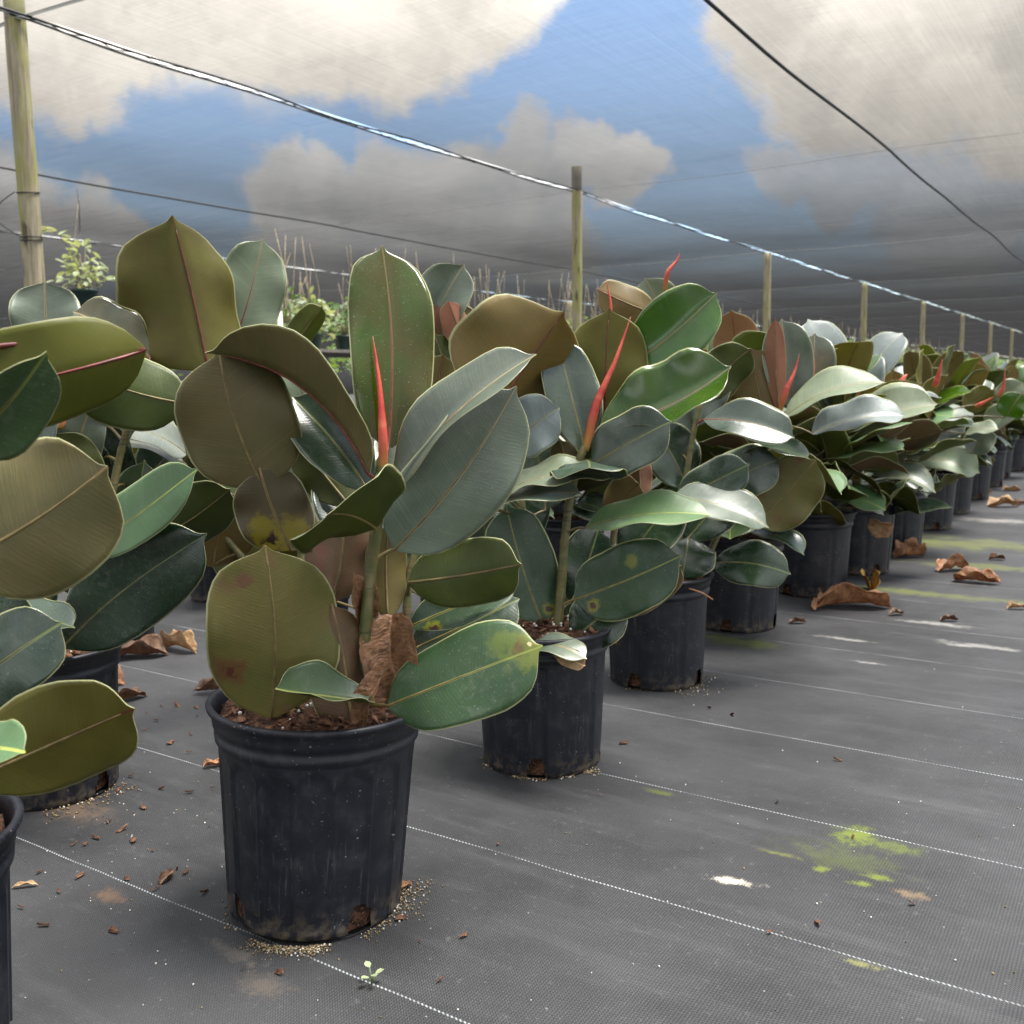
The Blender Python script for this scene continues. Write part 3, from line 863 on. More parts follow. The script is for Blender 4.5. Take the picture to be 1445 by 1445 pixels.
# --- second of the second row, behind the large plant
r2 = Plant(SQ(1.66, -1.70), .132, .112, .268, 'rubber plant behind the large front one, raising a broad olive leaf with red midrib', 16, 1, rot=.4)
D = 2.18
r2.stem([(398, 840, D), (380, 740, D), (345, 640, D), (318, 560, D), (305, 500, D)], .010, .007)
r2.stem([(420, 840, D), (430, 720, D), (440, 620, D), (450, 560, D)], .009, .006)
r2.stem([(440, 840, D), (500, 720, D + .05), (560, 600, D + .05), (605, 500, D + .06)], .009, .006)
r2.stem([(390, 840, D), (320, 760, D), (275, 690, D), (250, 650, D)], .008, .006)
L = r2.leaf
L((294, 522, D - .30), (243, 304, D - .34), 200, 202, 'glauc', 'olive', .02, 26, .12, 'round', True)
L((330, 488, D - .12), (371, 337, D - .12), 96, 0, 'pale', 'green', .02, 16, 0, 'round', True)
L((402, 505, D - .05), (455, 432, D - .08), 54, 190, 'pale', 'green', .04, 40, 0, 'std')
L((440, 590, D - .1), (412, 497, D - .12), 100, 0, 'pale', 'green', .02, 10, 0, 'round')
L((262, 640, D - .10), (152, 597, D - .22), 92, 55, 'white', 'umber', .10, 10, 0, 'std')
L((262, 655, D - .08), (145, 620, D - .16), 80, 70, 'glauc', 'dgreen', .08, 10, 0, 'std')
L((250, 620, D + .0), (140, 570, D - .02), 80, 30, 'glauc', 'green', .08, 10, 0, 'std')
L((300, 800, D + .0), (310, 690, D - .05), 110, 180, 'dark', 'brown', .03, 10, 0, 'round')
L((400, 690, D - .05), (410, 580, D - .02), 84, 0, 'glauc', 'green', .03, 10, 0, 'std')
L((605, 480, D + .0), (655, 373, D - .05), 92, -20, 'glauc', 'green', .02, 22, 0, 'round')
L((625, 485, D - .02), (598, 430, D - .05), 44, 180, 'pale', 'peach', .02, 20, 0, 'std')
L((655, 495, D - .06), (632, 424, D - .08), 44, 190, 'pale', 'peach', .02, 24, 0, 'std')
L((665, 490, D - .06), (640, 430, D - .05), 56, 180, 'pale', 'brown', .02, 14, 0, 'round')
L((640, 560, D - .04), (612, 470, D - .05), 66, 180, 'pale', 'dgreen', .02, 14, 0, 'round')
L((610, 580, D - .08), (625, 500, D - .1), 70, 185, 'pale', 'tan', .02, 20, 0, 'round')
L((660, 640, D - .02), (600, 540, D - .02), 84, 5, 'dark', 'green', .02, 14, 0, 'std')
L((330, 700, D + .05), (260, 640, D + .02), 84, 185, 'dark', 'dgreen', .02, 14, 0, 'std')
L((690, 700, D + .1), (650, 620, D + .1), 84, 5, 'deep', 'green', .02, 14, 0, 'std')

# leaves in the dim inside of the two rear crowns
fr_ = random.Random(77)
for (x, y) in ((150, 640), (118, 680), (205, 720), (335, 650), (425, 660), (640, 640), (700, 660), (690, 760), (330, 780), (600, 790), (650, 720), (245, 640), (180, 590), (560, 720), (480, 640), (395, 760), (640, 850), (720, 800)):
    pl, d_ = (l2, 1.98) if x < 215 else (r2, 2.32)
    a_ = math.radians(fr_.uniform(35, 145)); ln_ = fr_.uniform(105, 150)
    pl.leaf((x - math.cos(a_) * ln_ / 2, y + math.sin(a_) * ln_ / 2, d_), (x + math.cos(a_) * ln_ / 2, y - math.sin(a_) * ln_ / 2, d_ + fr_.uniform(-.08, .08)), fr_.uniform(66, 92), fr_.uniform(-40, 40) + fr_.choice((0, 0, 180)),
            fr_.choice(('dark', 'deep', 'glauc', 'moss')), fr_.choice(('green', 'olive', 'dgreen')), .04, 12, 0, 'std')



# ------------------------------------------------------------------ generic rubber plants
def grow_plant(seed, name='rubber_plant', nstem=2, height=0.60, nl=26):
    rng = random.Random(seed)
    e = empty(name)
    rt, rb, h = 0.132, 0.110, 0.265
    pot_mesh(rt, rb, h, 7, 1, True).build('pot', MAT_POT, e)
    soil_parts(rb + (rt * .955 - rb) * .92 - .005, h - 0.022, e, seed, 1, rb=rb)
    for k in range(nstem):
        az = rng.uniform(0, 6.28)
        b = Vector((math.cos(az), math.sin(az), 0)) * rng.uniform(.01, .04); b.z = h - .03
        lean = Vector((math.cos(az), math.sin(az), 0)) * rng.uniform(.0, .08)
        topz = (height if k == 0 else height * rng.uniform(.6, .9)) * rng.uniform(.62, .74)
        pts = [b, b + lean * .3 + Vector((0, 0, topz * .4)), b + lean * .7 + Vector((0, 0, topz * .75)), b + lean + Vector((0, 0, topz))]
        stem_obj(pts, .009, .0055, e)
        n = nl // nstem
        ga = rng.uniform(0, 6.28)
        for i in range(n):
            u = (i + .4) / n
            ga += 2.4 + rng.uniform(-.35, .35)
            zz = .12 + u * .88
            # point on stem
            f = zz * 3; ii = min(2, int(f)); p = pts[ii].lerp(pts[ii + 1], f - ii)
            phi = math.radians(112 - 90 * u + rng.uniform(-20, 20))
            d = Vector((math.cos(ga) * math.sin(phi), math.sin(ga) * math.sin(phi), math.cos(phi)))
            rad = Vector((math.cos(ga), math.sin(ga), 0))
            pl = rng.uniform(.025, .055)
            pd = (d + Vector((0, 0, .5))).normalized()
            P0 = p + pd * pl
            L = rng.uniform(.20, .295) * (1.0 if .15 < u < .85 else .85)
            P1 = P0 + d * L
            if P1.z < h + .0 and rad.dot(P1 - b) > 0: P1.z = max(P1.z, h + rng.uniform(-.03, .06))
            N = Vector((0, 0, 1)) * math.sin(phi) - rad * math.cos(phi) if True else None
            N = N + Vector((rng.gauss(0, .55), rng.gauss(0, .55), rng.gauss(0, .15)))
            W = L * rng.uniform(.52, .70)
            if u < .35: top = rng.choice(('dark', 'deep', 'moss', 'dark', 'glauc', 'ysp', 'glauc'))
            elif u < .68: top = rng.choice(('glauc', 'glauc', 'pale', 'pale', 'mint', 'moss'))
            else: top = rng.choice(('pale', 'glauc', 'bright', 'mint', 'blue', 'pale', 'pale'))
            und = rng.choice(('olive', 'green', 'rust', 'green', 'reddish', 'green', 'yellow')) if u < .8 else rng.choice(('tan', 'tan', 'peach', 'yellow', 'peach'))
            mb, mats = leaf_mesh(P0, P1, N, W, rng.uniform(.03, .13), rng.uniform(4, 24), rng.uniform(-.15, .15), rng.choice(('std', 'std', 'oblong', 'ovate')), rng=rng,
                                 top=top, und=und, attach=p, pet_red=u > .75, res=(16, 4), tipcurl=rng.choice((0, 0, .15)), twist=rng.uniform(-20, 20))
            mb.build('leaf', mats, e)
        tp = pts[-1]
        dv = Vector((rng.uniform(-.25, .25), rng.uniform(-.25, .25), 1)).normalized()
        L = rng.uniform(.12, .21)
        shoot_obj([tp - Vector((0, 0, .005)), tp + dv * L * .5, tp + dv * L + Vector((rng.uniform(-.01, .01), rng.uniform(-.01, .01), 0))], rng.uniform(.0065, .0095), e)
    return e


def copy_tree(o, parent=None):
    c = o.copy(); COL.objects.link(c)
    if parent is not None: c.parent = parent
    for ch in [x for x in KIDS.get(o.name, [])]: copy_tree(ch, c)
    return c


PROTO = [grow_plant(100 + i, nstem=(2, 3, 2, 2, 3, 2)[i], height=(.50, .55, .48, .52, .56, .50)[i], nl=(30, 36, 28, 33, 36, 30)[i]) for i in range(6)]
KIDS = {}
for o in list(COL.objects):
    if o.parent is not None: KIDS.setdefault(o.parent.name, []).append(o)
used = [False] * len(PROTO)


def place_plant(i, s, q, rz, label, sc=1.0, z=0.0, group='potted rubber plants on the ground fabric'):
    if not used[i]:
        o = PROTO[i]; used[i] = True
    else:
        o = copy_tree(PROTO[i])
    o.location = SQ(s, q, z); o.rotation_euler = (0, 0, rz); o.scale = (sc, sc, sc)
    tag(o, label, 'potted plant', group)
    return o


ORD = ['first', 'second', 'third', 'fourth', 'fifth', 'sixth', 'seventh', 'eighth', 'ninth', 'tenth', 'eleventh', 'twelfth', 'thirteenth', 'fourteenth', 'fifteenth', 'sixteenth', 'seventeenth', 'eighteenth', 'nineteenth', 'twentieth']
prng = random.Random(5)
FRONT = []
front = [(2.80, -1.03), (3.38, -.98), (3.85, -.94), (4.42, -.93), (5.15, -.93), (5.8, -.94), (6.56, -.95), (7.35, -.97), (8.05, -1.0), (8.7, -.98), (9.4, -1.0), (10.1, -.98), (10.8, -1.0)]
for k, (s, q) in enumerate(front):
    FRONT.append(place_plant((k * 5 + 1) % 6, s, q, prng.uniform(0, 6.28), 'rubber plant, %s from the near end of the row beside the bare aisle' % ORD[k + 4], prng.uniform(.98, 1.08)))
second = [(2.35, -1.72), (3.05, -1.74), (3.7, -1.68), (4.4, -1.72), (5.1, -1.7), (5.8, -1.7), (6.6, -1.72), (7.4, -1.7), (8.3, -1.7), (9.2, -1.7), (10.2, -1.7), (11.3, -1.7), (12.5, -1.7), (13.8, -1.7)]
for k, (s, q) in enumerate(second):
    place_plant((k * 7 + 2) % 6, s, q, prng.uniform(0, 6.28), 'rubber plant %s from the near left in the row behind the aisle row' % ORD[k + 2], prng.uniform(.95, 1.05))
third = [(1.72, -2.5), (2.3, -2.72), (3.1, -2.45), (4.0, -2.45), (5.0, -2.45), (6.2, -2.45), (7.5, -2.45), (9.0, -2.45), (10.6, -2.45), (12.4, -2.45), (14.5, -2.45), (17, -2.45)]
for k, (s, q) in enumerate(third):
    place_plant((k * 5 + 3) % 6, s, q, prng.uniform(0, 6.28), 'rubber plant %s from the near left in the half hidden rearmost row' % ORD[k], prng.uniform(.92, 1.02))

class Extra(Plant):
    def __init__(self, e, seed):
        self.e = e; self.rng = random.Random(seed)
        bpy.context.view_layer.update()
        self.inv = e.matrix_world.inverted()
        m = e.matrix_world
        self.stems = [[m @ Vector((0, 0, .26 + .06 * k)) for k in range(5)]]

    def loc(self, p): return self.inv @ Vector(p)


x5 = Extra(FRONT[1], 51); L = x5.leaf; D = 3.36
L((1120, 722, D - .05), (1195, 738, D - .14), 44, 195, 'dark', 'olive', .08, 8, 0, 'oblong')
L((1176, 698, D - .02), (1250, 720, D - .12), 46, -40, 'mint', 'green', .06, 14, 0, 'std')
L((1246, 722, D + .02), (1286, 673, D - .02), 46, -14, 'dark', 'green', .03, 10, 0, 'round')
L((1135, 648, D - .02), (1248, 704, D - .10), 50, 205, 'dark', 'olive', .12, 10, 0, 'std')
L((1150, 660, D - .02), (1192, 634, D - .08), 40, -60, 'glauc', 'umber', .08, 10, 0, 'std')
x5.dry((1228, 732, D - .10), (1262, 742, D - .13), 34, 10, 30, .008, MAT_DRY[1])
x6 = Extra(FRONT[2], 52); L = x6.leaf; D = 3.72
L((1250, 724, D - .02), (1344, 716, D - .12), 40, 200, 'dark', 'burnt', .05, 8, 0, 'oblong')
L((1282, 702, D - .02), (1322, 660, D - .06), 42, 184, 'dark', 'burnt', .02, 8, 0, 'round')
L((1316, 696, D - .02), (1363, 670, D - .08), 44, -12, 'dark', 'green', .04, 10, 0, 'round')
L((1296, 652, D - .06), (1378, 622, D - .12), 56, -22, 'glauc', 'green', .05, 10, 0, 'round')
L((1276, 640, D - .08), (1324, 622, D - .12), 34, 190, 'dark', 'dgreen', .04, 10, 0, 'round')
L((1306, 616, D - .06), (1370, 598, D - .10), 40, -50, 'pale', 'green', .08, 12, 0, 'std')
L((1305, 602, D - .02), (1290, 540, D - .03), 52, 184, 'dark', 'olive', .02, 10, 0, 'round', True)
L((1308, 600, D - .03), (1338, 528, D - .05), 62, -16, 'pale', 'olive', .03, 26, 0, 'round', True)
L((1300, 560, D + .05), (1303, 492, D + .06), 36, 0, 'pale', 'olive', .02, 14, 0, 'round')
L((1330, 548, D + .12), (1348, 486, D + .12), 36, -10, 'pale', 'green', .02, 14, 0, 'round')
L((1210, 600, D - .10), (1250, 560, D - .10), 44, 184, 'dark', 'yellow', .02, 14, 0, 'std')
L((1226, 656, D - .14), (1262, 628, D - .16), 34, -20, 'ysp', 'yellow', .03, 30, 0, 'std')
x6.shoot([(1266, 555, D - .1), (1274, 535, D - .1), (1281, 528, D - .1)], 7)
x7 = Extra(FRONT[3], 53); L = x7.leaf; D = 4.15
L((1362, 612, D - .04), (1409, 606, D - .12), 34, -60, 'pale', 'green', .08, 10, 0, 'std')
L((1372, 640, D - .04), (1396, 604, D - .06), 40, -20, 'glauc', 'green', .03, 10, 0, 'round')
L((1390, 600, D + .0), (1436, 576, D - .06), 36, -30, 'pale', 'yellow', .04, 14, 0, 'round')
L((1360, 575, D + .1), (1402, 550, D + .06), 34, 184, 'pale', 'olive', .04, 14, 0, 'round')
L((1410, 570, D + .1), (1444, 540, D + .06), 38, -20, 'pale', 'olive', .04, 14, 0, 'round')

x5.shoot([(1200, 570, 3.30), (1207, 560, 3.28), (1218, 546, 3.26)], 4.5)
x6.shoot([(1318, 548, 3.6), (1324, 530, 3.58), (1330, 506, 3.56)], 6)
x6.leaf((1190, 545, 3.75), (1200, 492, 3.75), 30, 184, 'pale', 'peach', .02, 26, 0, 'std')
x6.leaf((1215, 540, 3.8), (1262, 500, 3.75), 40, -30, 'pale', 'tan', .06, 20, 0, 'std')
x6.leaf((1230, 560, 3.7), (1180, 505, 3.72), 44, 184, 'pale', 'tan', .02, 16, 0, 'round')
x7.shoot([(1376, 574, 4.0), (1388, 568, 3.98), (1402, 560, 3.96)], 4.5)
x7.shoot([(1408, 560, 4.1), (1416, 545, 4.08), (1418, 522, 4.06)], 4.5)
x7.leaf((1420, 590, 4.1), (1443, 555, 4.05), 40, -20, 'bright', 'yellow', .04, 16, 0, 'round')

# ------------------------------------------------------------------ ground sheet
def ground_material():
    m, t, out = new_mat('woven_ground_fabric')
    v = t.obj(); x = t.sep(v)               # x across the rows, y along them
    q, s = x[0], x[1]
    big = t.noise(v, 1.1, 5, 0.62); mid = t.noise(v, 5, 5, 0.65); fin = t.noise(v, 60, 4, 0.7)
    strk = t.noise(t.xyz(t.math('MULTIPLY', q, 1.2), t.math('MULTIPLY', s, 9), 0), 2.0, 5, 0.65)
    c = t.mix(t.ramp(mid, 0.3, 0.72), (0.0050, 0.0052, 0.0062), (0.020, 0.0207, 0.0232))
    c = t.mix(t.math('MULTIPLY', t.ramp(big, 0.42, 0.7), 0.75), c, (0.058, 0.059, 0.063))
    c = t.mix(t.math('MULTIPLY', t.ramp(strk, 0.5, 0.75), 0.45), c, (0.072, 0.073, 0.077))
    c = t.mix(t.math('MULTIPLY', t.ramp(fin, 0.58, 0.75), 0.4), c, (0.16, 0.158, 0.155))
    grain = t.noise(v, 380, 3, .7)
    c = t.mix(t.math('MULTIPLY', t.ramp(grain, 0.52, 0.72), 0.4), c, (0.15, 0.15, 0.15))
    c = t.mix(t.math('MULTIPLY', t.ramp(grain, 0.45, 0.3), 0.5), c, (0.010, 0.010, 0.010))
    # flat tape weave
    wq = t.math('SINE', t.math('MULTIPLY', q, 2 * math.pi / 0.0042)); ws = t.math('SINE', t.math('MULTIPLY', s, 2 * math.pi / 0.0042))
    wv = t.math('MULTIPLY', wq, ws)
    wv2 = t.math('ADD', wv, t.math('MULTIPLY', wq, 0.5))
    c = t.mix(t.ramp(wv2, -1.2, 1.2), t.mix(0.42, c, (0.0, 0.0, 0.0)), t.mix(0.16, c, (0.15, 0.15, 0.155)))
    # speckles
    vr = t.node('ShaderNodeTexVoronoi'); t.put(vr.inputs['Vector'], v); vr.inputs['Scale'].default_value = 45
    keep = t.ramp(t.sep(vr.outputs['Color'])[0], 0.80, 0.82)
    sp = t.math('MULTIPLY', t.ramp(vr.outputs['Distance'], 0.075, 0.045), keep)
    c = t.mix(t.math('MULTIPLY', sp, 0.55), c, (0.30, 0.28, 0.25))

    def patch(c, px, py, rq, rs, col, amt, ns=22, th=0.0, rot=0.0):
        g = ground_at(px, py); gs, gq = to_sq(g)
        dq = t.math('DIVIDE', t.math('SUBTRACT', q, gq), rq); ds = t.math('DIVIDE', t.math('SUBTRACT', s, gs), rs)
        if rot: dq = t.math('ADD', dq, t.math('MULTIPLY', ds, rot))
        d = t.math('SQRT', t.math('ADD', t.math('MULTIPLY', dq, dq), t.math('MULTIPLY', ds, ds)))
        f = t.ramp(t.math('ADD', d, t.math('MULTIPLY', t.math('SUBTRACT', t.noise(v, ns, 6, 0.75), 0.5), 3.2)), 1.15, 0.1)
        f = t.math('MULTIPLY', f, t.ramp(t.math('ADD', patchgrain, t.math('MULTIPLY', f, .25)), .40, .66))
        return t.mix(t.math('MULTIPLY', f, amt), c, col)
    patchgrain = t.math('ADD', t.math('MULTIPLY', t.noise(v, 300, 3, .7), .75), t.math('MULTIPLY', t.ramp(wv2, -1.2, 1.2), .25))
    MOSS = (0.115, 0.145, 0.014)
    c = patch(c, 1208, 1180, .042, .046, MOSS, 0.95, 40)
    c = patch(c, 1262, 1196, .05, .03, MOSS, 0.5, 50)
    c = patch(c, 1158, 1226, .014, .014, MOSS, 0.85, 60)
    c = patch(c, 1215, 1247, .018, .012, MOSS, 0.9, 60)
    c = patch(c, 1240, 1238, .026, .012, MOSS, 0.8, 60)
    c = patch(c, 1190, 1210, .10, .06, MOSS, 0.25, 30)
    c = patch(c, 1285, 1262, .03, .016, (0.22, 0.15, 0.08), 0.5, 60)
    c = patch(c, 1100, 1205, .05, .008, (0.14, 0.15, 0.03), 0.5, 60)
    c = patch(c, 1215, 1360, .03, .009, (0.20, 0.20, 0.06), 0.6, 90)
    c = patch(c, 930, 1118, .04, .012, (0.10, 0.12, 0.01), 0.5, 60)
    c = patch(c, 1032, 1243, .036, .015, (0.52, 0.47, 0.38), 0.95, 50, rot=-.6)
    c = patch(c, 330, 1345, .06, .02, (0.17, 0.15, 0.13), 0.5, 60)
    c = patch(c, 1040, 905, .16, .06, (0.08, 0.10, 0.015), 0.7, 14)
    c = patch(c, 1330, 765, .55, .22, (0.11, 0.125, 0.03), 0.75, 6)
    c = patch(c, 1310, 838, .35, .07, (0.11, 0.125, 0.03), 0.7, 8)
    c = patch(c, 1390, 800, .40, .10, (0.11, 0.125, 0.03), 0.6, 8)
    c = patch(c, 1410, 735, .30, .10, (0.40, 0.38, 0.34), 0.4, 9)
    c = patch(c, 1385, 912, .14, .03, (0.40, 0.39, 0.36), 0.4, 20)
    c = patch(c, 1320, 880, .13, .03, (0.42, 0.41, 0.38), 0.4, 20)
    c = patch(c, 1195, 902, .10, .02, (0.42, 0.41, 0.38), 0.4, 24)
    c = patch(c, 1350, 910, .05, .02, (0.42, 0.41, 0.38), 0.4, 24)
    c = patch(c, 1225, 935, .04, .015, (0.36, 0.35, 0.33), 0.6, 30)
    c = patch(c, 100, 1140, .12, .05, (0.12, 0.08, 0.05), 0.6, 50)
    c = patch(c, 155, 1265, .04, .02, (0.15, 0.09, 0.05), 0.6, 60)
    c = patch(c, 370, 1390, .05, .03, (0.14, 0.11, 0.08), 0.4, 60)
    # white tracer threads woven across the sheet
    SP = 0.364
    ps = t.math('ADD', s, t.math('MULTIPLY', t.math('SUBTRACT', t.noise(t.xyz(q, t.math('MULTIPLY', s, .3), 0), 3, 2), 0.5), 0.012))
    u = t.math('ABSOLUTE', t.math('SUBTRACT', t.math('FRACT', t.math('ADD', t.math('DIVIDE', t.math('SUBTRACT', ps, 0.845), SP), 0.5)), 0.5))
    dist = t.math('MULTIPLY', u, SP)
    tw = t.math('SINE', t.math('MULTIPLY', t.math('ADD', q, t.math('MULTIPLY', ps, 0.8)), 2 * math.pi / 0.0062))
    hw = t.math('ADD', 0.0011, t.math('MULTIPLY', tw, 0.0005))
    th = t.ramp(t.math('DIVIDE', dist, hw), 1.25, 0.75)
    wear = t.ramp(t.noise(v, 7, 4, .7), 0.33, 0.60, 0.15, 0.85)
    c = t.mix(t.math('MULTIPLY', th, wear), c, t.mix(t.ramp(tw, -.6, .8), (0.09, 0.095, 0.10), (0.38, 0.40, 0.40)))
    h = t.math('ADD', t.math('MULTIPLY', wv2, 0.32), t.math('ADD', t.math('MULTIPLY', fin, 0.4), t.math('MULTIPLY', th, 0.8)))
    nb = t.node('ShaderNodeBump'); nb.inputs['Strength'].default_value = 0.5; nb.inputs['Distance'].default_value = 0.0012
    t.put(nb.inputs['Height'], h)
    nb2 = t.node('ShaderNodeBump'); nb2.inputs['Strength'].default_value = 0.35; nb2.inputs['Distance'].default_value = 0.03
    t.put(nb2.inputs['Height'], t.noise(t.xyz(t.math('MULTIPLY', q, .6), s, 0), 4.5, 3)); t.l.new(nb.outputs[0], nb2.inputs['Normal'])
    rr = t.math('ADD', 0.46, t.math('MULTIPLY', mid, 0.2))
    t.l.new(principled(t, c, rr, 0.38, nb2.outputs[0]), out.inputs[0])
    return m


mb = MB()
NX = 60
gx = [-260, -120, -60, -30] + [-16 + 28 * k / NX for k in range(NX + 1)] + [30, 60, 120, 260]
gy = [-60, -20, -6] + [-3 + 26 * k / 70 for k in range(71)] + [40, 80, 160, 320]
V = [(a, b, 0) for b in gy for a in gx]
n_ = len(gx)
F = [(j * n_ + i, j * n_ + i + 1, (j + 1) * n_ + i + 1, (j + 1) * n_ + i) for j in range(len(gy) - 1) for i in range(n_ - 1)]
mb.add(V, F)
g = mb.build('ground', ground_material()); g.rotation_euler.z = -YAW
tag(g, kind='structure')


# ------------------------------------------------------------------ shade cloth roof
CZ = 2.69
def cloth_material():
    m, t, out = new_mat('knitted_shade_cloth')
    v = t.obj(); x = t.sep(v)
    geo = t.node('ShaderNodeNewGeometry')
    cosi = t.math('MAXIMUM', t.math('ABSOLUTE', t.vmath('DOT_PRODUCT', geo.outputs['Normal'], geo.outputs['Incoming'])), 0.02)
    s1 = t.noise(t.xyz(t.math('MULTIPLY', x[0], .7), t.math('MULTIPLY', x[1], 16), 0), 1.5, 5, 0.7)
    s2 = t.noise(t.xyz(t.math('MULTIPLY', x[0], 22), t.math('MULTIPLY', x[1], .5), 3), 1.5, 5, 0.7)
    big = t.noise(v, .5, 3)
    s3 = t.noise(t.xyz(t.math('MULTIPLY', x[0], 1.1), t.math('MULTIPLY', x[1], 60), 0), 1.5, 4, 0.7)
    s4 = t.noise(t.xyz(t.math('MULTIPLY', x[0], 55), t.math('MULTIPLY', x[1], .8), 3), 1.5, 4, 0.7)
    k = t.math('ADD', t.math('ADD', 0.235, t.math('ADD', t.math('MULTIPLY', s3, 0.13), t.math('MULTIPLY', s4, 0.12))), t.math('ADD', t.math('MULTIPLY', s1, 0.03), t.math('MULTIPLY', s2, 0.02)))
    k = t.math('ADD', k, t.math('MULTIPLY', big, 0.06))
    op = t.math('SUBTRACT', 1.0, t.math('EXPONENT', t.math('DIVIDE', t.math('MULTIPLY', k, -1.0), cosi)))   # threads hide more of the sky the flatter one looks along them
    df = t.node('ShaderNodeBsdfDiffuse'); t.put(df.inputs[0], t.mix(t.ramp(s1, .35, .65), (0.007, 0.007, 0.0073), (0.013, 0.013, 0.0133)))
    tl = t.node('ShaderNodeBsdfTranslucent'); t.put(tl.inputs[0], t.mix(t.ramp(s1, .35, .65), (0.006, 0.006, 0.0062), (0.014, 0.014, 0.0144)))
    ad = t.node('ShaderNodeAddShader'); t.l.new(df.outputs[0], ad.inputs[0]); t.l.new(tl.outputs[0], ad.inputs[1])
    tp = t.node('ShaderNodeBsdfTransparent')
    mx = t.node('ShaderNodeMixShader'); t.put(mx.inputs[0], op)
    t.l.new(tp.outputs[0], mx.inputs[1]); t.l.new(ad.outputs[0], mx.inputs[2]); t.l.new(mx.outputs[0], out.inputs[0])
    return m


MAT_CLOTH = cloth_material()
POST0, PSP = 3.26, 5.94
def cloth_z(s, q):
    """hangs a little between the wires that cross at every post"""
    a = abs(((s - POST0) / PSP + .5) % 1 - .5)        # 0 at the wire, .5 midway
    b = ((q + 5.15) / 3.2) % 1.0
    return CZ - .022 * math.sin(math.pi * a) - .022 * math.sin(math.pi * b) + .006 * mnoise.noise(Vector((s * .8, q * .8, 0)))


def cloth(q0, q1, s0, s1, label, ds=.5, dq=.4):
    mb = MB()
    ns, nq = max(2, int((s1 - s0) / ds)), max(2, int((q1 - q0) / dq))
    V = []
    for j in range(ns + 1):
        for i in range(nq + 1):
            s = s0 + (s1 - s0) * j / ns; q = q0 + (q1 - q0) * i / nq
            V.append((q, s, cloth_z(s, q)))
    F = [(j * (nq + 1) + i, j * (nq + 1) + i + 1, (j + 1) * (nq + 1) + i + 1, (j + 1) * (nq + 1) + i) for j in range(ns) for i in range(nq)]
    mb.add(V, F)
    o = mb.build('shade_cloth', MAT_CLOTH); o.rotation_euler.z = -YAW
    tag(o, label, 'shade cloth', 'shade cloth panels of the roof')


cloth(-5.115, 13, -12, 160, 'grey shade cloth panel over the aisle, right of the laced seam')
cloth(-11.87, -5.185, -12, 160, 'grey shade cloth panel between the two laced seams, over the hanging basket')
cloth(-220, -11.95, -12, 220, 'grey shade cloth panel farthest left, beyond the second laced seam', 1.6, 2.4)

m_, t_, o_ = new_mat('dark_horizon_blocker')  # added dark sheets that block the bright horizon under the roof
df_ = t_.node('ShaderNodeBsdfDiffuse'); t_.put(df_.inputs[0], t_.mix(t_.noise(t_.obj(), 3, 4), (.02, .02, .021), (.04, .04, .042))); t_.l.new(df_.outputs[0], o_.inputs[0])
for pts, lb in ((((-75, -12), (-75, 160)), 'added dark cloth far at the left, blocking the bright horizon'), (((-75, 160), (13, 160)), 'added dark cloth at the far end, blocking the bright horizon')):
    (qa, sa), (qb, sb_) = pts; mb = MB(); nn = 60; V = []
    for i in range(nn + 1):
        u = i / nn; q_, s_ = qa + (qb - qa) * u, sa + (sb_ - sa) * u; wv = .06 * math.sin(i * 1.9)
        for d_ in (0, .012):
            for z_ in (.0, 2.55): V.append((q_ + wv + d_, s_ + wv + d_, z_))
    F = []
    for i in range(nn):
        o_ = i * 4
        F += [(o_, o_ + 4, o_ + 5, o_ + 1), (o_ + 2, o_ + 3, o_ + 7, o_ + 6), (o_ + 1, o_ + 5, o_ + 7, o_ + 3)]
    mb.add(V, F); ob_ = mb.build('horizon_blocker', m_); ob_.rotation_euler.z = -YAW; tag(ob_, lb, 'shade cloth')
MAT_CABLE = plain('black_cable', (0.012, 0.012, 0.013), 0.5, 0.2)
MAT_CORD = plain('pale_cord', (0.50, 0.50, 0.48), 0.6, 0.15)
m_, t_, o_ = new_mat('pale_seam_light')
tl_ = t_.node('ShaderNodeBsdfTranslucent'); tl_.inputs[0].default_value = (.30, .30, .29, 1); t_.l.new(tl_.outputs[0], o_.inputs[0]); MAT_SEAM_LIGHT = m_  # pale strips imitate daylight coming through the cross seams
MAT_WIRE = plain('galvanised_wire', (0.42, 0.42, 0.42), 0.45, 0.15)


def cable(q, r, label, s0=-6, s1=95, dz=-.012):
    mb = MB(); pts = []
    s = s0
    while s < s1:
        a = abs(((s - POST0) / PSP + .5) % 1 - .5)
        pts.append((q + .012 * math.sin(s * 1.7), s, cloth_z(s, q) + dz))
        s += .4
    mb.tube(pts, r, 6)
    o = mb.build('roof_cable', MAT_CABLE); o.rotation_euler.z = -YAW
    tag(o, label, 'cable', 'cables that carry the shade cloth')


cable(-2.07, .011, 'black roof cable running under the cloth at the upper right, over the aisle')
cable(-8.55, .010, 'black roof cable left of the front laced seam, above the hanging basket')
for qq, lab in ((-5.15, 'front'), (-11.91, 'rear')):
    t_ = empty('laced_seam', SQ(0, qq, 0), -YAW)
    tag(t_, 'laced seam with two edge ropes and bright gap along the %s row of posts' % lab, 'seam', 'laced seams of the roof')
    rr_ = random.Random(3)
    for sg in (-1, 1):
        mb = MB(); pts = []
        for i in range(0, 480):
            s = -4 + i * .2
            pts.append((sg * (.032 + .010 * math.sin(s * 4 + sg)), s, cloth_z(s, qq) - .006 + .008 * math.sin(s * 2.9 + sg)))
        mb.tube(pts, .0075, 6)
        mb.build('edge_rope', MAT_CABLE, t_)
    mb = MB(); pts = []
    for i in range(0, 640):
        s = -4 + i * .15
        pts.append(((.03 if i % 2 else -.03), s, cloth_z(s, qq) - .008))
    mb.tube(pts, .003, 5)
    mb.build('lacing', MAT_CABLE, t_)
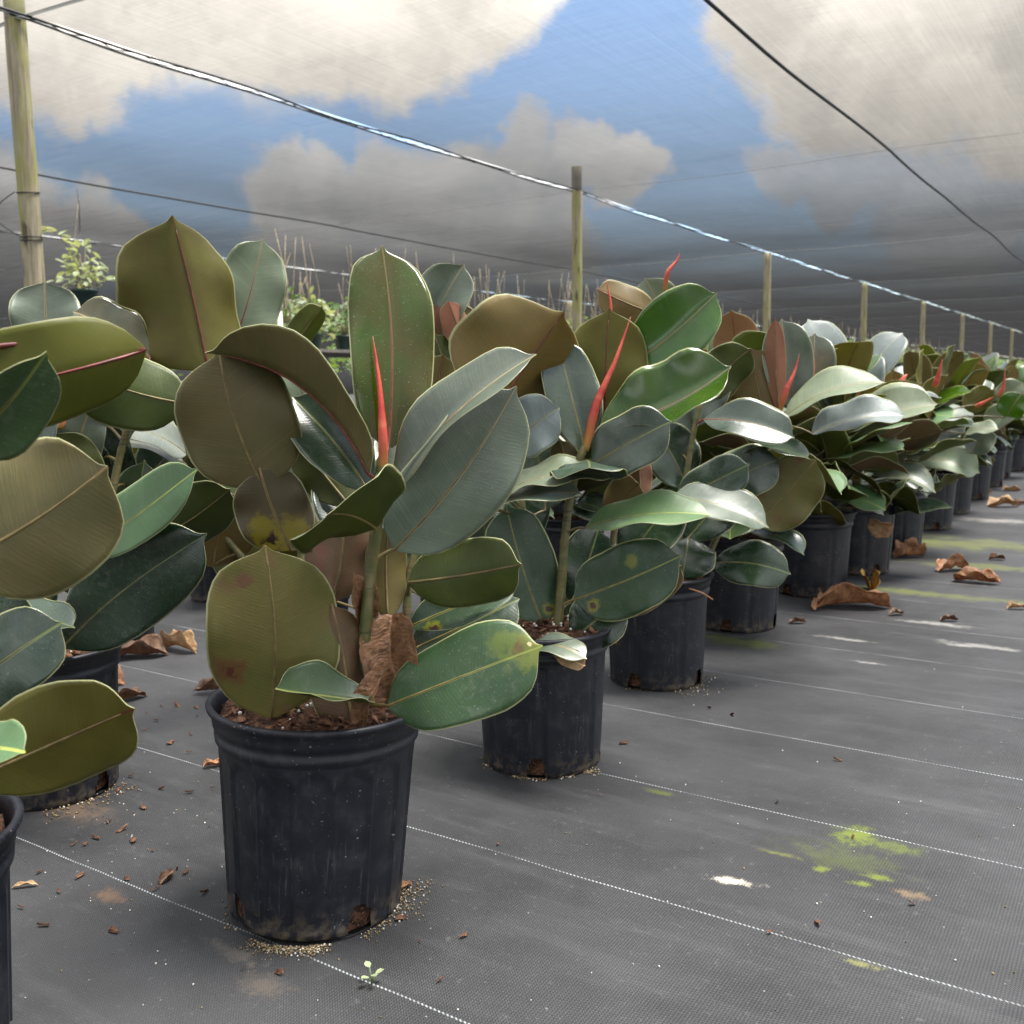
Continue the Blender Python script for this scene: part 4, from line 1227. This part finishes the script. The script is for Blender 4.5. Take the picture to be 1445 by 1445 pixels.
for k in range(-1, 14):
    s = POST0 + PSP * k
    mb = MB()
    tw_ = .005 if k == 1 else .016
    for i in range(128):
        q0, q1 = -48 + i * .4, -48 + (i + 1) * .4
        V = []
        for q in (q0, q1):
            sc_ = s + .03 * math.sin(q * 1.3)
            for d_, dz in ((-tw_, -.004), (tw_, -.004), (tw_, -.0025), (-tw_, -.0025)): V.append((q, sc_ + d_, cloth_z(s, q) + dz))
        mb.add(V, [(0, 1, 5, 4), (1, 2, 6, 5), (2, 3, 7, 6), (3, 0, 4, 7)])
    o = mb.build('seam_light', MAT_SEAM_LIGHT); o.rotation_euler.z = -YAW
    tag(o, 'pale strip standing for light through a cross seam, %s one counted from the near end' % ORD[k + 1], 'seam', 'pale cross seams of the roof')


# ------------------------------------------------------------------ posts
def post_material(mossy=0.0):
    m, t, out = new_mat('weathered_post')
    v = t.obj(); x = t.sep(v)
    g1 = t.noise(t.xyz(t.math('MULTIPLY', x[0], 12), t.math('MULTIPLY', x[1], 12), t.math('MULTIPLY', x[2], .7)), 6, 5, .65)
    rnd = t.node('ShaderNodeObjectInfo').outputs['Random']
    c = t.mix(t.ramp(g1, .3, .7), (0.20, 0.165, 0.11), (0.42, 0.37, 0.26))
    al = t.math('MULTIPLY', t.ramp(t.noise(t.xyz(x[0], x[1], t.math('MULTIPLY', x[2], .25)), 12, 4), .42, .58), t.ramp(rnd, 0, 1, .35 + mossy, .8 + mossy * .2))
    c = t.mix(al, c, (0.27, 0.265, 0.085))
    dk = t.ramp(t.noise(t.xyz(t.math('MULTIPLY', x[0], 2), t.math('MULTIPLY', x[1], 2), t.math('MULTIPLY', x[2], .4)), 9, 3), .58, .68)
    c = t.mix(t.math('MULTIPLY', dk, .75), c, (0.05, 0.035, 0.028))
    t.l.new(principled(t, c, .8, .25, t.bump(g1, .5, .006)), out.inputs[0])
    return m


MAT_POST = post_material()
MAT_POST2 = post_material(.5)


def post(s, q, r, label, ztop=None, seed=0, group='wooden posts of the shade house', lean=0.0, mat=None):
    mb = MB(); rg = random.Random(seed)
    zt = ztop or CZ - .02
    pts = [(lean * (zt - z) + .006 * mnoise.noise(Vector((z, seed, 0))), .006 * mnoise.noise(Vector((z, seed, 5))), z) for z in [-.0 + zt * i / 24 for i in range(25)]]
    mb.tube(pts, [r * (1 + .05 * mnoise.noise(Vector((p[2] * 3, seed, 9)))) for p in pts], 16)
    o = mb.build('wooden_post', mat or MAT_POST)
    o.location = SQ(s, q, 0); o.rotation_euler.z = rg.uniform(0, 6)
    tag(o, label, 'post', group)
    return o


lab = ['thick mossy post at the far left edge, wrapped with wire', 'tall yellowish post rising behind the plants, its dark tip poking above the cloth', 'brownish post next in line after the tall yellowish one',
       'grey brown post third in line from the tall yellowish one', 'slim post fourth in line from the tall yellowish one', 'slim post fifth in line from the tall yellowish one',
       'slim post sixth in line from the tall yellowish one', 'farthest slim post of the seam line, close to the right edge']
for i in range(8):
    k = i
    post(POST0 + PSP * k, -5.25 if i == 0 else -5.15, (.054, .052, .055, .056, .055, .055, .055, .055)[i], lab[i], CZ + .24 if k == 1 else (CZ + .12 if k == 0 else None), i, mat=MAT_POST2 if i == 0 else None)
for i, s in enumerate((8.9, 20.9, 26.8, 32.7, 38.7, 44.6, 50.5, 56.4)):
    post(s, -11.91, .055, 'distant post of the rear seam, %s from the left, top just above the foliage' % ORD[i], None, 20 + i)
# wire tied round the near post, with a loose loop
pc = SQ(POST0, -5.25, 0)
mb = MB()
for zc, wob in ((1.55, .01), (1.565, .006), (1.80, .008)):
    mb.tube([pc + Vector((.058 * math.cos(a), .058 * math.sin(a), zc + wob * math.sin(a))) for a in [i * .35 for i in range(19)]], .0035, 5)
mb.tube([pc + Vector((-.058 - .12 * math.sin(u * math.pi), -.03, 1.57 + .23 * u)) for u in [i / 10 for i in range(11)]], .003, 5)
o = mb.build('tie_wire', MAT_CABLE); tag(o, 'thin dark wire tied around the mossy post with a loose loop', 'wire')

# ------------------------------------------------------------------ hanging basket and bench plants
MAT_GPOT = plain('green_plastic', (0.018, 0.045, 0.040), 0.4, 0.15)
MAT_VINE = [leaf_mat('vine_leaf', (0.36, 0.42, 0.24), (0.13, 0.21, 0.09), (0.3, 0.35, 0.2), .4, .5, .25, edge=(.45, .5, .3), edge_w=.8),
            plain('vine_under', (0.12, 0.18, 0.07), .5, .2)]
MAT_VINE2 = [leaf_mat('bush_leaf', (0.085, 0.15, 0.035), (0.05, 0.10, 0.025), (0.16, 0.2, 0.08), .4, .5, .25), plain('bush_under', (0.06, 0.10, 0.03), .5, .2)]
MAT_TWIG = plain('dry_twig', (0.32, 0.26, 0.17), .8, .3)


def small_leaf(mb, p, d, up, L, W):
    """a cupped little leaf of eight faces"""
    a = d.normalized(); n = (up - a * up.dot(a)).normalized(); sd = a.cross(n)
    V = []
    for t, w in ((0, .1), (.35, .9), (.7, .85), (1, .05)):
        for s in (-1, 0, 1):
            V.append(p + a * (L * t) + sd * (s * w * W * .5) + n * (abs(s) * .12 * W - .18 * L * t * t))
    b = mb.add(V, [(i * 3 + j, i * 3 + j + 1, i * 3 + j + 4, i * 3 + j + 3) for i in range(3) for j in range(2)], 0)
    for t in (0, .35, .7, 1):
        for s in (-1, 0, 1):
            mb.a.setdefault('off', []).append(s * W * .5); mb.a.setdefault('len', []).append(L * t); mb.a.setdefault('es', []).append(abs(s)); mb.a.setdefault('hw', []).append(W * .5)


def vine_pot(loc, rng, r=.12, hgt=.17, n=60, label='', hang=None, twigs=3, spread=.22, tall=.25, mats=MAT_VINE, group=None, name='potted_vine', tw_h=.85, lsize=1.0):
    e = empty(name, loc); tag(e, label, 'hanging basket' if hang else 'potted plant', group)
    mb = MB(); n_ = 28
    rows = [(0, r * .68), (.01, r * .70), (hgt * .85, r * .97), (hgt * .86, r * 1.05), (hgt, r * 1.06), (hgt, r * .98), (hgt * .88, r * .94)]
    V = [Vector((0, 0, 0))]
    for z, rr in rows: V += [Vector((rr * math.cos(6.2832 * k / n_), rr * math.sin(6.2832 * k / n_), z)) for k in range(n_)]
    V.append(Vector((0, 0, hgt * .88)))
    F = [(0, 1 + (k + 1) % n_, 1 + k) for k in range(n_)]
    for i in range(len(rows) - 1):
        for k in range(n_): F.append((1 + i * n_ + k, 1 + i * n_ + (k + 1) % n_, 1 + (i + 1) * n_ + (k + 1) % n_, 1 + (i + 1) * n_ + k))
    lst = 1 + (len(rows) - 1) * n_
    for k in range(n_): F.append((lst + k, lst + (k + 1) % n_, len(V) - 1))
    mb.add(V, F); mb.build('pot', MAT_GPOT, e)
    fb, sb = MB(), MB()
    for i in range(n):
        a = rng.uniform(0, 6.28); ph = rng.uniform(.1, 1.5)
        d = Vector((math.cos(a) * math.sin(ph), math.sin(a) * math.sin(ph), math.cos(ph)))
        p = Vector((0, 0, hgt)) + Vector((d.x * spread, d.y * spread, d.z * tall)) * rng.uniform(.35, 1.0)
        dd = Vector((d.x, d.y, rng.uniform(-.6, .5)))
        L = rng.uniform(.05, .085) * lsize
        small_leaf(fb, p, dd, Vector((rng.gauss(0, .4), rng.gauss(0, .4), 1)), L, L * rng.uniform(.5, .75))
        if i % 3 == 0: sb.tube([Vector((d.x * .03, d.y * .03, hgt * .9)), p * .6 + Vector((0, 0, hgt * .3)), p], .0022, 4)
    for i in range(twigs):
        a = rng.uniform(0, 6.28); hh = tw_h * rng.uniform(.6, 1.2)
        b = Vector((math.cos(a) * .04, math.sin(a) * .04, hgt))
        c1 = b + Vector((rng.gauss(0, .05), rng.gauss(0, .05), hh * .5)); c2 = c1 + Vector((rng.gauss(0, .07), rng.gauss(0, .07), hh * .5))
        sb.tube([b, b.lerp(c1, .5) + Vector((.01, 0, 0)), c1, c1.lerp(c2, .5), c2], [.006, .006, .005, .004, .002], 5)
    fb.build('foliage', mats, e)
    sb.build('vine_stems', MAT_TWIG, e)
    if hang:
        hb = MB()
        top = Vector((0, 0, hang))
        for k in range(3):
            a = 2.1 * k + .4
            hb.tube([Vector((r * 1.03 * math.cos(a), r * 1.03 * math.sin(a), hgt * .95)), Vector((.05 * math.cos(a), .05 * math.sin(a), hgt + .42)), Vector((0, 0, hgt + .55))], .003, 5)
        hb.tube([Vector((0, 0, hgt + .53)), Vector((.01, 0, hgt + .8)), top], .004, 5)
        hb.build('wire_hanger', MAT_CABLE, e)
    return e


vr_ = random.Random(21)
hb_loc = SQ(5.9, -8.5, 0)
hb_base = at(120, 437, CC.dot(CF) * 0 + (hb_loc - CC).dot(CF))
vine_pot(Vector((hb_base.x, hb_base.y, hb_base.z)), vr_, .128, .19, 90, 'green hanging basket of small variegated leaves beside the mossy post', hang=CZ - .05 - hb_base.z, twigs=1, spread=.27, tall=.42, lsize=1.35)
# long vine reaching to the post
mb = MB(); fb = MB()
c0 = hb_base + Vector((0, 0, .3)); c1 = at(62, 322, 8.2)
for i in range(9):
    u = i / 8; p = c0.lerp(c1, u) + Vector((0, 0, .12 * math.sin(u * 3.1)))
    if i: mb.tube([pp, p], .004, 5)
    pp = p
    for k in range(2): small_leaf(fb, p, Vector((vr_.gauss(0, 1), vr_.gauss(0, 1), vr_.gauss(0, .3))), Vector((0, 0, 1)), .10, .07)
hb_e = [o for o in COL.objects if o.get('category') == 'hanging basket'][0]
for m_, nm, mt in ((mb, 'trailing_stem', MAT_TWIG), (fb, 'trailing_leaves', MAT_VINE)):
    m_.v = [tuple(Vector(p) - hb_base) for p in m_.v]; m_.build(nm, mt, hb_e)

MAT_BENCH = plain('grey_bench_wood', (0.18, 0.16, 0.14), .8, .3)
def bench(s0, s1, q0, q1, z, label):
    e = empty('plant_bench', SQ(s0, (q0 + q1) / 2, 0), -YAW); tag(e, label, 'bench', 'benches under the shade cloth')
    w = (q1 - q0) / 2; mb = MB()
    nb = 7
    for k in range(nb):
        a = -w + 2 * w * k / nb
        mb.box((a + .006, 0, z - .03), (a + 2 * w / nb - .006, s1 - s0, z))
    mb.build('slatted_top', MAT_BENCH, e, False)
    n = int((s1 - s0) / 2.4)
    for k in range(n + 1):
        y = .1 + (s1 - s0 - .2) * k / n
        for sx in (-1, 1):
            lb = MB(); lb.box((sx * (w - .05) - .03, y - .03, 0), (sx * (w - .05) + .03, y + .03, z - .032)); lb.build('leg', MAT_BENCH, e, False)


bench(6.6, 44.0, -8.1, -6.9, 1.10, 'long slatted bench of vines behind the rubber plants')
k = 0
s = 7.0
while s < 43:
    for q in (-7.15, -7.65):
        near = s < 16
        vine_pot(SQ(s + vr_.uniform(-.1, .1), q + vr_.uniform(-.06, .06), 1.10), vr_, .10, .16, 70 if near else 44,
                 'green pot of leafy vine with dry wiry stems on the long bench' if near else 'far green pot of vine on the long bench, a blur of leaves', None,
                 vr_.choice((2, 3, 4)), .25, .40, MAT_VINE2 if vr_.random() < .6 else MAT_VINE, 'vines on the long bench' if near else 'far vines on the long bench', lsize=1.2)
    s += .42 if s < 16 else .8
mb = MB(); fb_rng = random.Random(9)
for i in range(13000):
    s = 14 + 116 * fb_rng.random(); q = fb_rng.uniform(-24, -8.3)
    L = fb_rng.uniform(.12, .22) * (1 + s / 110)
    zc = 1.15 + .85 * fb_rng.random() + .12 * mnoise.noise(Vector((s * .4, q * .4, 2)))
    a = fb_rng.uniform(0, 6.28); p = SQ(s, q, zc)
    small_leaf(mb, p, Vector((math.cos(a), math.sin(a), fb_rng.uniform(-.2, .9))), Vector((fb_rng.gauss(0, .4), fb_rng.gauss(0, .4), 1)), L, L * .55)
MAT_FAR = [leaf_mat('nursery_green', (0.13, 0.19, 0.045), (0.08, 0.13, 0.035), (0.2, 0.25, 0.1), .5, .4, .3), MAT_VINE2[1]]
o = mb.build('nursery_foliage', MAT_FAR); tag(o, 'far mass of light green nursery foliage along the foot of the roof', 'foliage', kind='stuff')

# white riser pipe
MAT_PVC = plain('white_pvc', (0.62, 0.62, 0.55), .4, .05)
pp_ = at(394, 428, 8.0)
mb = MB(); mb.tube([(0, 0, -.01), (0, 0, pp_.z - .05)], .022, 14); mb.tube([(0, 0, pp_.z - .05), (0, 0, pp_.z)], .027, 14)
o = mb.build('riser_pipe', MAT_PVC); o.location = (pp_.x, pp_.y, 0); tag(o, 'white plastic riser pipe standing upright behind the front plant', 'pipe')

# ------------------------------------------------------------------ litter on the ground
def fallen(px, py, Lpx, ang, mi, label, crumple=.009, fold=36, W=.5, lift=.012, bend=.05):
    g_ = ground_at(px, py); d = (g_ - CC).dot(CF); L = Lpx / FPX * d
    a = math.radians(ang); dr = Vector((math.cos(a), math.sin(a), 0))
    rg = random.Random(int(px * 7 + py))
    mb, mats = leaf_mesh(-dr * L / 2 + Vector((0, 0, lift)), dr * L / 2 + Vector((0, 0, lift)), (rg.gauss(0, .15), rg.gauss(0, .15), 1), L * W, bend, fold, .3, 'round', .25, rng=rg,
                         crumple=crumple, mats=[MAT_DRY[mi]] * 4, res=(30, 9))
    zmin = min(v[2] for v in mb.v)
    mb.v = [(v[0], v[1], v[2] - zmin + .001) for v in mb.v]
    o = mb.build('fallen_leaf', mats); o.location = (g_.x, g_.y, 0)
    tag(o, label, 'dead leaf', 'dry fallen leaves')


fallen(1205, 858, 105, -8, 0, 'long curled rust brown dead leaf on the aisle by the seventh pot')
fallen(1160, 856, 60, 60, 0, 'crumpled dead leaf touching the left end of the long rust brown one', .02)
fallen(1232, 835, 70, 75, 3, 'upright curled yellow dead leaf beside a pot foot in the aisle', .014, 60, .6, .05)
fallen(1266, 868, 22, 20, 2, 'small dark curl of dead leaf at the right tip of the long rust brown one', .01)
fallen(1345, 806, 60, 20, 0, 'brown dead leaf, upper left one of the pair lying in the aisle', .015)
fallen(1378, 822, 62, -35, 0, 'brown dead leaf, lower right one of the pair lying in the aisle', .012)
fallen(1284, 787, 48, 10, 0, 'crumpled dull brown dead leaf against a pot in the aisle', .018, 50, .7)
fallen(1408, 790, 25, 0, 2, 'small dark dead leaf lying alone right of the brown pair', .01)
fallen(1415, 715, 46, 0, 1, 'orange tan dead leaf lying farther up the aisle near the right edge', .012)
fallen(1428, 693, 26, 0, 1, 'small pale tan dead leaf above the orange tan one', .01)
fallen(1440, 712, 24, 30, 2, 'dark dead leaf at the right edge beside the orange tan one', .01)
fallen(1390, 697, 24, 20, 1, 'small pinkish dead leaf close to the far pots', .01)
fallen(1435, 860, 28, 0, 1, 'slim tan dead leaf at the right edge of the aisle', .008)
fallen(1125, 880, 24, 10, 2, 'tiny dark dead leaf near the foot of the fourth pot', .006)
fallen(1340, 877, 26, 0, 2, 'thin dark sliver of dead leaf in the open aisle', .005)
fallen(252, 918, 70, -30, 1, 'curled tan dead leaf lying behind the front pot, at the left', .012, 50, .55)
fallen(192, 928, 90, 10, 2, 'long dark brown dead leaf left of the curled tan one', .012)
fallen(150, 965, 62, -20, 0, 'salmon brown dead leaf beside the pot at the left', .010, 30, .7)
fallen(172, 990, 62, 35, 2, 'dark folded dead leaf below the salmon brown one', .014)
fallen(298, 978, 44, 20, 2, 'dark crumpled dead leaf tucked against the front pot rim side', .014, 50, .6)
fallen(238, 1240, 30, 70, 2, 'small dark curl of dead leaf on open fabric at the left', .007, 40, .5)
fallen(300, 1082, 30, 20, 0, 'small reddish dead scrap left of the front pot', .006)
fallen(36, 1252, 34, 12, 1, 'flat orange sliver of leaf near the left edge', .004, 20, .25)
fallen(568, 1254, 26, 15, 0, 'flat reddish scrap right of the front pot foot', .004, 20, .5)

cr = random.Random(31)
chips = [(190, 1100), (150, 1165), (158, 1158), (118, 1192), (103, 1194), (210, 1205), (245, 1228), (290, 1262), (65, 1310), (160, 1312), (170, 1118), (222, 1118), (262, 1062), (275, 1010), (205, 1010), (230, 998),
         (170, 1170), (130, 1180), (270, 1122), (300, 1112), (140, 1090), (120, 1085), (160, 1075), (245, 1050), (270, 1035), (255, 1000), (60, 1235), (28, 1280), (180, 1240), (222, 1255),
         (150, 1096), (200, 1140), (185, 1190), (290, 1168), (85, 1262), (120, 1240), (210, 1030), (225, 1015), (280, 1000), (262, 1230), (620, 1384), (590, 1330), (660, 1320), (1148, 1303), (1090, 1315), (1002, 1003), (1036, 1010),
         (880, 1052), (700, 1190), (845, 1120), (1290, 1275), (1205, 1180), (1100, 1135), (1180, 1075), (570, 1300), (395, 1375), (345, 1372)]
for (x, y) in chips:
    g_ = ground_at(x + cr.uniform(-6, 6), y + cr.uniform(-4, 4)); mb = MB()
    sz = cr.uniform(.004, .012) * (1.0 if y < 1320 else .7)
    rg = random.Random(x * 13 + y); chip(mb, Vector((0, 0, .003)), sz, rg)
    o = mb.build('bark_chip', MAT_BARK, None, False); o.location = (g_.x, g_.y, .001)
    tag(o, 'small brown bark chip on the black fabric', 'bark chip', 'bark chips strewn on the fabric')

MAT_GRIT = plain('tan_grit', (0.19, 0.14, 0.075), .9, .5, 300, .2)
MAT_PALEGRIT = plain('pale_grit', (0.55, 0.52, 0.46), .9, .2, 300, .2)
mb, mp = MB(), MB()
def ring(P, r, a0, a1, n, spread, rs):
    for i in range(n):
        a = math.radians(cr.uniform(a0, a1))
        if mnoise.noise(Vector((math.cos(a) * 2.2 + P.x * 9, math.sin(a) * 2.2, P.y * 9))) < cr.uniform(-.25, .3): continue
        rr = r + abs(cr.gauss(0, spread)) - .002
        c = P + Vector((rr * math.cos(a), rr * math.sin(a), .0015))
        pebble(mb if cr.random() < .86 else mp, c, cr.uniform(*rs), cr)
for P, r, n in ((p1.base, .122, 900), (p2.base, .113, 420), (p3.base, .112, 260), (l2.base, .114, 400), (l1.base, .118, 120)):
    ring(P, r, 0, 360, n // 6, .005, (.0009, .002))
ring(p1.base, .122, 235, 330, 1100, .010, (.0006, .0016)); ring(p1.base, .122, 335, 385, 320, .022, (.0006, .0016)); ring(p2.base, .113, 310, 350, 150, .012, (.001, .002)); ring(p2.base, .113, 200, 300, 150, .005, (.001, .002))
ring(p3.base, .112, 280, 370, 180, .03, (.001, .002)); ring(l2.base, .114, 280, 370, 380, .03, (.001, .0025))
for i in range(220):
    x, y = cr.uniform(10, 1440), cr.uniform(900, 1440)
    if cr.random() < .5: x, y = cr.gauss(180, 90), cr.gauss(1150, 90)
    if y < 860 or y > 1500: continue
    pebble(mp if cr.random() < .6 else mb, ground_at(x, y) + Vector((0, 0, .001)), cr.uniform(.0006, .0017), cr)
o = mb.build('grit', MAT_GRIT); tag(o, 'tan potting grit scattered round the pot feet', 'grit', kind='stuff')
o = mp.build('perlite_grains', MAT_PALEGRIT); tag(o, 'white perlite grains scattered on the fabric', 'perlite', kind='stuff')

# seedling
g_ = ground_at(525, 1388); e = empty('seedling', g_); tag(e, 'tiny pale green seedling sprouting by a white thread in front of the large pot', 'seedling')
fb, sb = MB(), MB()
for a, hh in ((.3, .012), (2.2, .018), (3.9, .010), (5.2, .014)):
    d = Vector((math.cos(a), math.sin(a), .5)); tip = Vector((d.x * .005, d.y * .005, hh))
    sb.tube([Vector((0, 0, 0)), tip], .0007, 5); small_leaf(fb, tip, d, Vector((0, 0, 1)), .011, .009)
fb.build('seed_leaves', MAT_VINE, e); sb.build('stalk', MAT_VINE[1], e)

# ------------------------------------------------------------------ sky, sun, camera
SUN_EL, SUN_AZ = math.radians(70), math.radians(75)      # azimuth from +Y towards +X
w = bpy.data.worlds.new('World'); scene.world = w; w.use_nodes = True
t = NT(w.node_tree); t.n.clear()
out = t.node('ShaderNodeOutputWorld'); bg = t.node('ShaderNodeBackground')
sky = t.node('ShaderNodeTexSky', sky_type='NISHITA'); sky.sun_disc = False
sky.sun_elevation = SUN_EL; sky.sun_rotation = SUN_AZ; sky.air_density = 1.0; sky.dust_density = 0.6; sky.ozone_density = 1.6
dirv = t.node('ShaderNodeTexCoord').outputs['Generated']
nz1 = t.node('ShaderNodeTexNoise'); t.put(nz1.inputs['Vector'], dirv); nz1.inputs['Scale'].default_value = 9; nz1.inputs['Detail'].default_value = 7; nz1.inputs['Roughness'].default_value = .62
off = t.vmath('SCALE', t.vmath('SUBTRACT', nz1.outputs['Color'], (0.5, 0.5, 0.5)), 0.13)
dd = t.vmath('NORMALIZE', t.vmath('ADD', dirv, off))
blobs = [(40, 40, 100), (120, 75, 75), (300, 0, 110), (420, 35, 90), (520, 20, 100), (600, 0, 95), (690, -30, 90), (350, -150, 220), (100, -100, 180),
         (1110, 50, 90), (1200, 50, 120), (1330, 60, 130), (1450, 70, 150), (1250, -100, 200),
         (400, 290, 70), (470, 265, 55), (560, 255, 60), (660, 228, 50), (740, 235, 60), (820, 235, 50), (890, 245, 42), (600, 320, 110), (450, 345, 100), (760, 310, 90), (20, 335, 90), (120, 325, 60),
         (1105, 235, 45), (1190, 235, 60), (1290, 215, 70), (1410, 205, 90), (1350, 300, 90)]
cm = None
for (x, y, r) in [(bx, by, br) for bx, by, br in blobs]:
    d = ray(x, y).normalized(); ra = r / FPX
    v = t.ramp(t.vmath('DOT_PRODUCT', dd, tuple(d)), math.cos(ra * 1.2), math.cos(ra * .8))
    if y > 195: v = t.math('MULTIPLY', v, .62 if x > 1000 else .8)
    cm = v if cm is None else t.math('MAXIMUM', cm, v)
sx = t.sep(dirv)
# extra cloud added out of view to light the scene more neutrally
az = t.math('MULTIPLY', t.ramp(t.noise(dd, 2.2, 5, .6), .38, .52), t.ramp(t.vmath('DOT_PRODUCT', dirv, tuple(CF)), .80, .66))
shade = t.ramp(t.noise(dd, 6, 6, .6), .32, .68)
lowf = t.ramp(sx[2], .02, .30)
cc = t.mix(shade, CLOUD_LO, CLOUD_HI)
skyc = t.vmath('SCALE', sky.outputs[0], SKY_K)
gm = t.mix(az, t.mix(cm, skyc, cc), t.mix(shade, (5.6, 5.65, 5.7), (8.6, 8.6, 8.5)))
t.put(bg.inputs['Color'], gm); bg.inputs['Strength'].default_value = 0.10
t.l.new(bg.outputs[0], out.inputs[0])

sl = bpy.data.lights.new('sun', 'SUN'); sl.energy = 3.0; sl.angle = math.radians(22); sl.color = (1, .96, .90)
so = bpy.data.objects.new('sun', sl); COL.objects.link(so)
sd_ = Vector((math.sin(SUN_AZ) * math.cos(SUN_EL), math.cos(SUN_AZ) * math.cos(SUN_EL), math.sin(SUN_EL)))
so.rotation_euler = sd_.to_track_quat('Z', 'Y').to_euler()

cam = bpy.data.cameras.new('camera'); co = bpy.data.objects.new('camera', cam); COL.objects.link(co)
from mathutils import Matrix
M = Matrix((CR, CU, -CF)).transposed().to_4x4(); M.translation = CC
co.matrix_world = M
cam.sensor_width = 36; cam.lens = 36 * FPX / 1445; cam.clip_end = 2000; cam.clip_start = .02
cam.dof.use_dof = True; cam.dof.focus_distance = 1.45; cam.dof.aperture_fstop = 9
scene.camera = co

scene.view_settings.view_transform = 'Standard'; scene.view_settings.look = 'None'; scene.view_settings.gamma = 1
scene.view_settings.exposure = EXPOSURE
scene.render.engine = 'CYCLES'
cy = scene.cycles
cy.max_bounces = 8; cy.diffuse_bounces = 3; cy.glossy_bounces = 3; cy.transmission_bounces = 4; cy.transparent_max_bounces = 12
cy.use_denoising = True; cy.caustics_reflective = False; cy.caustics_refractive = False; cy.sample_clamp_indirect = 6
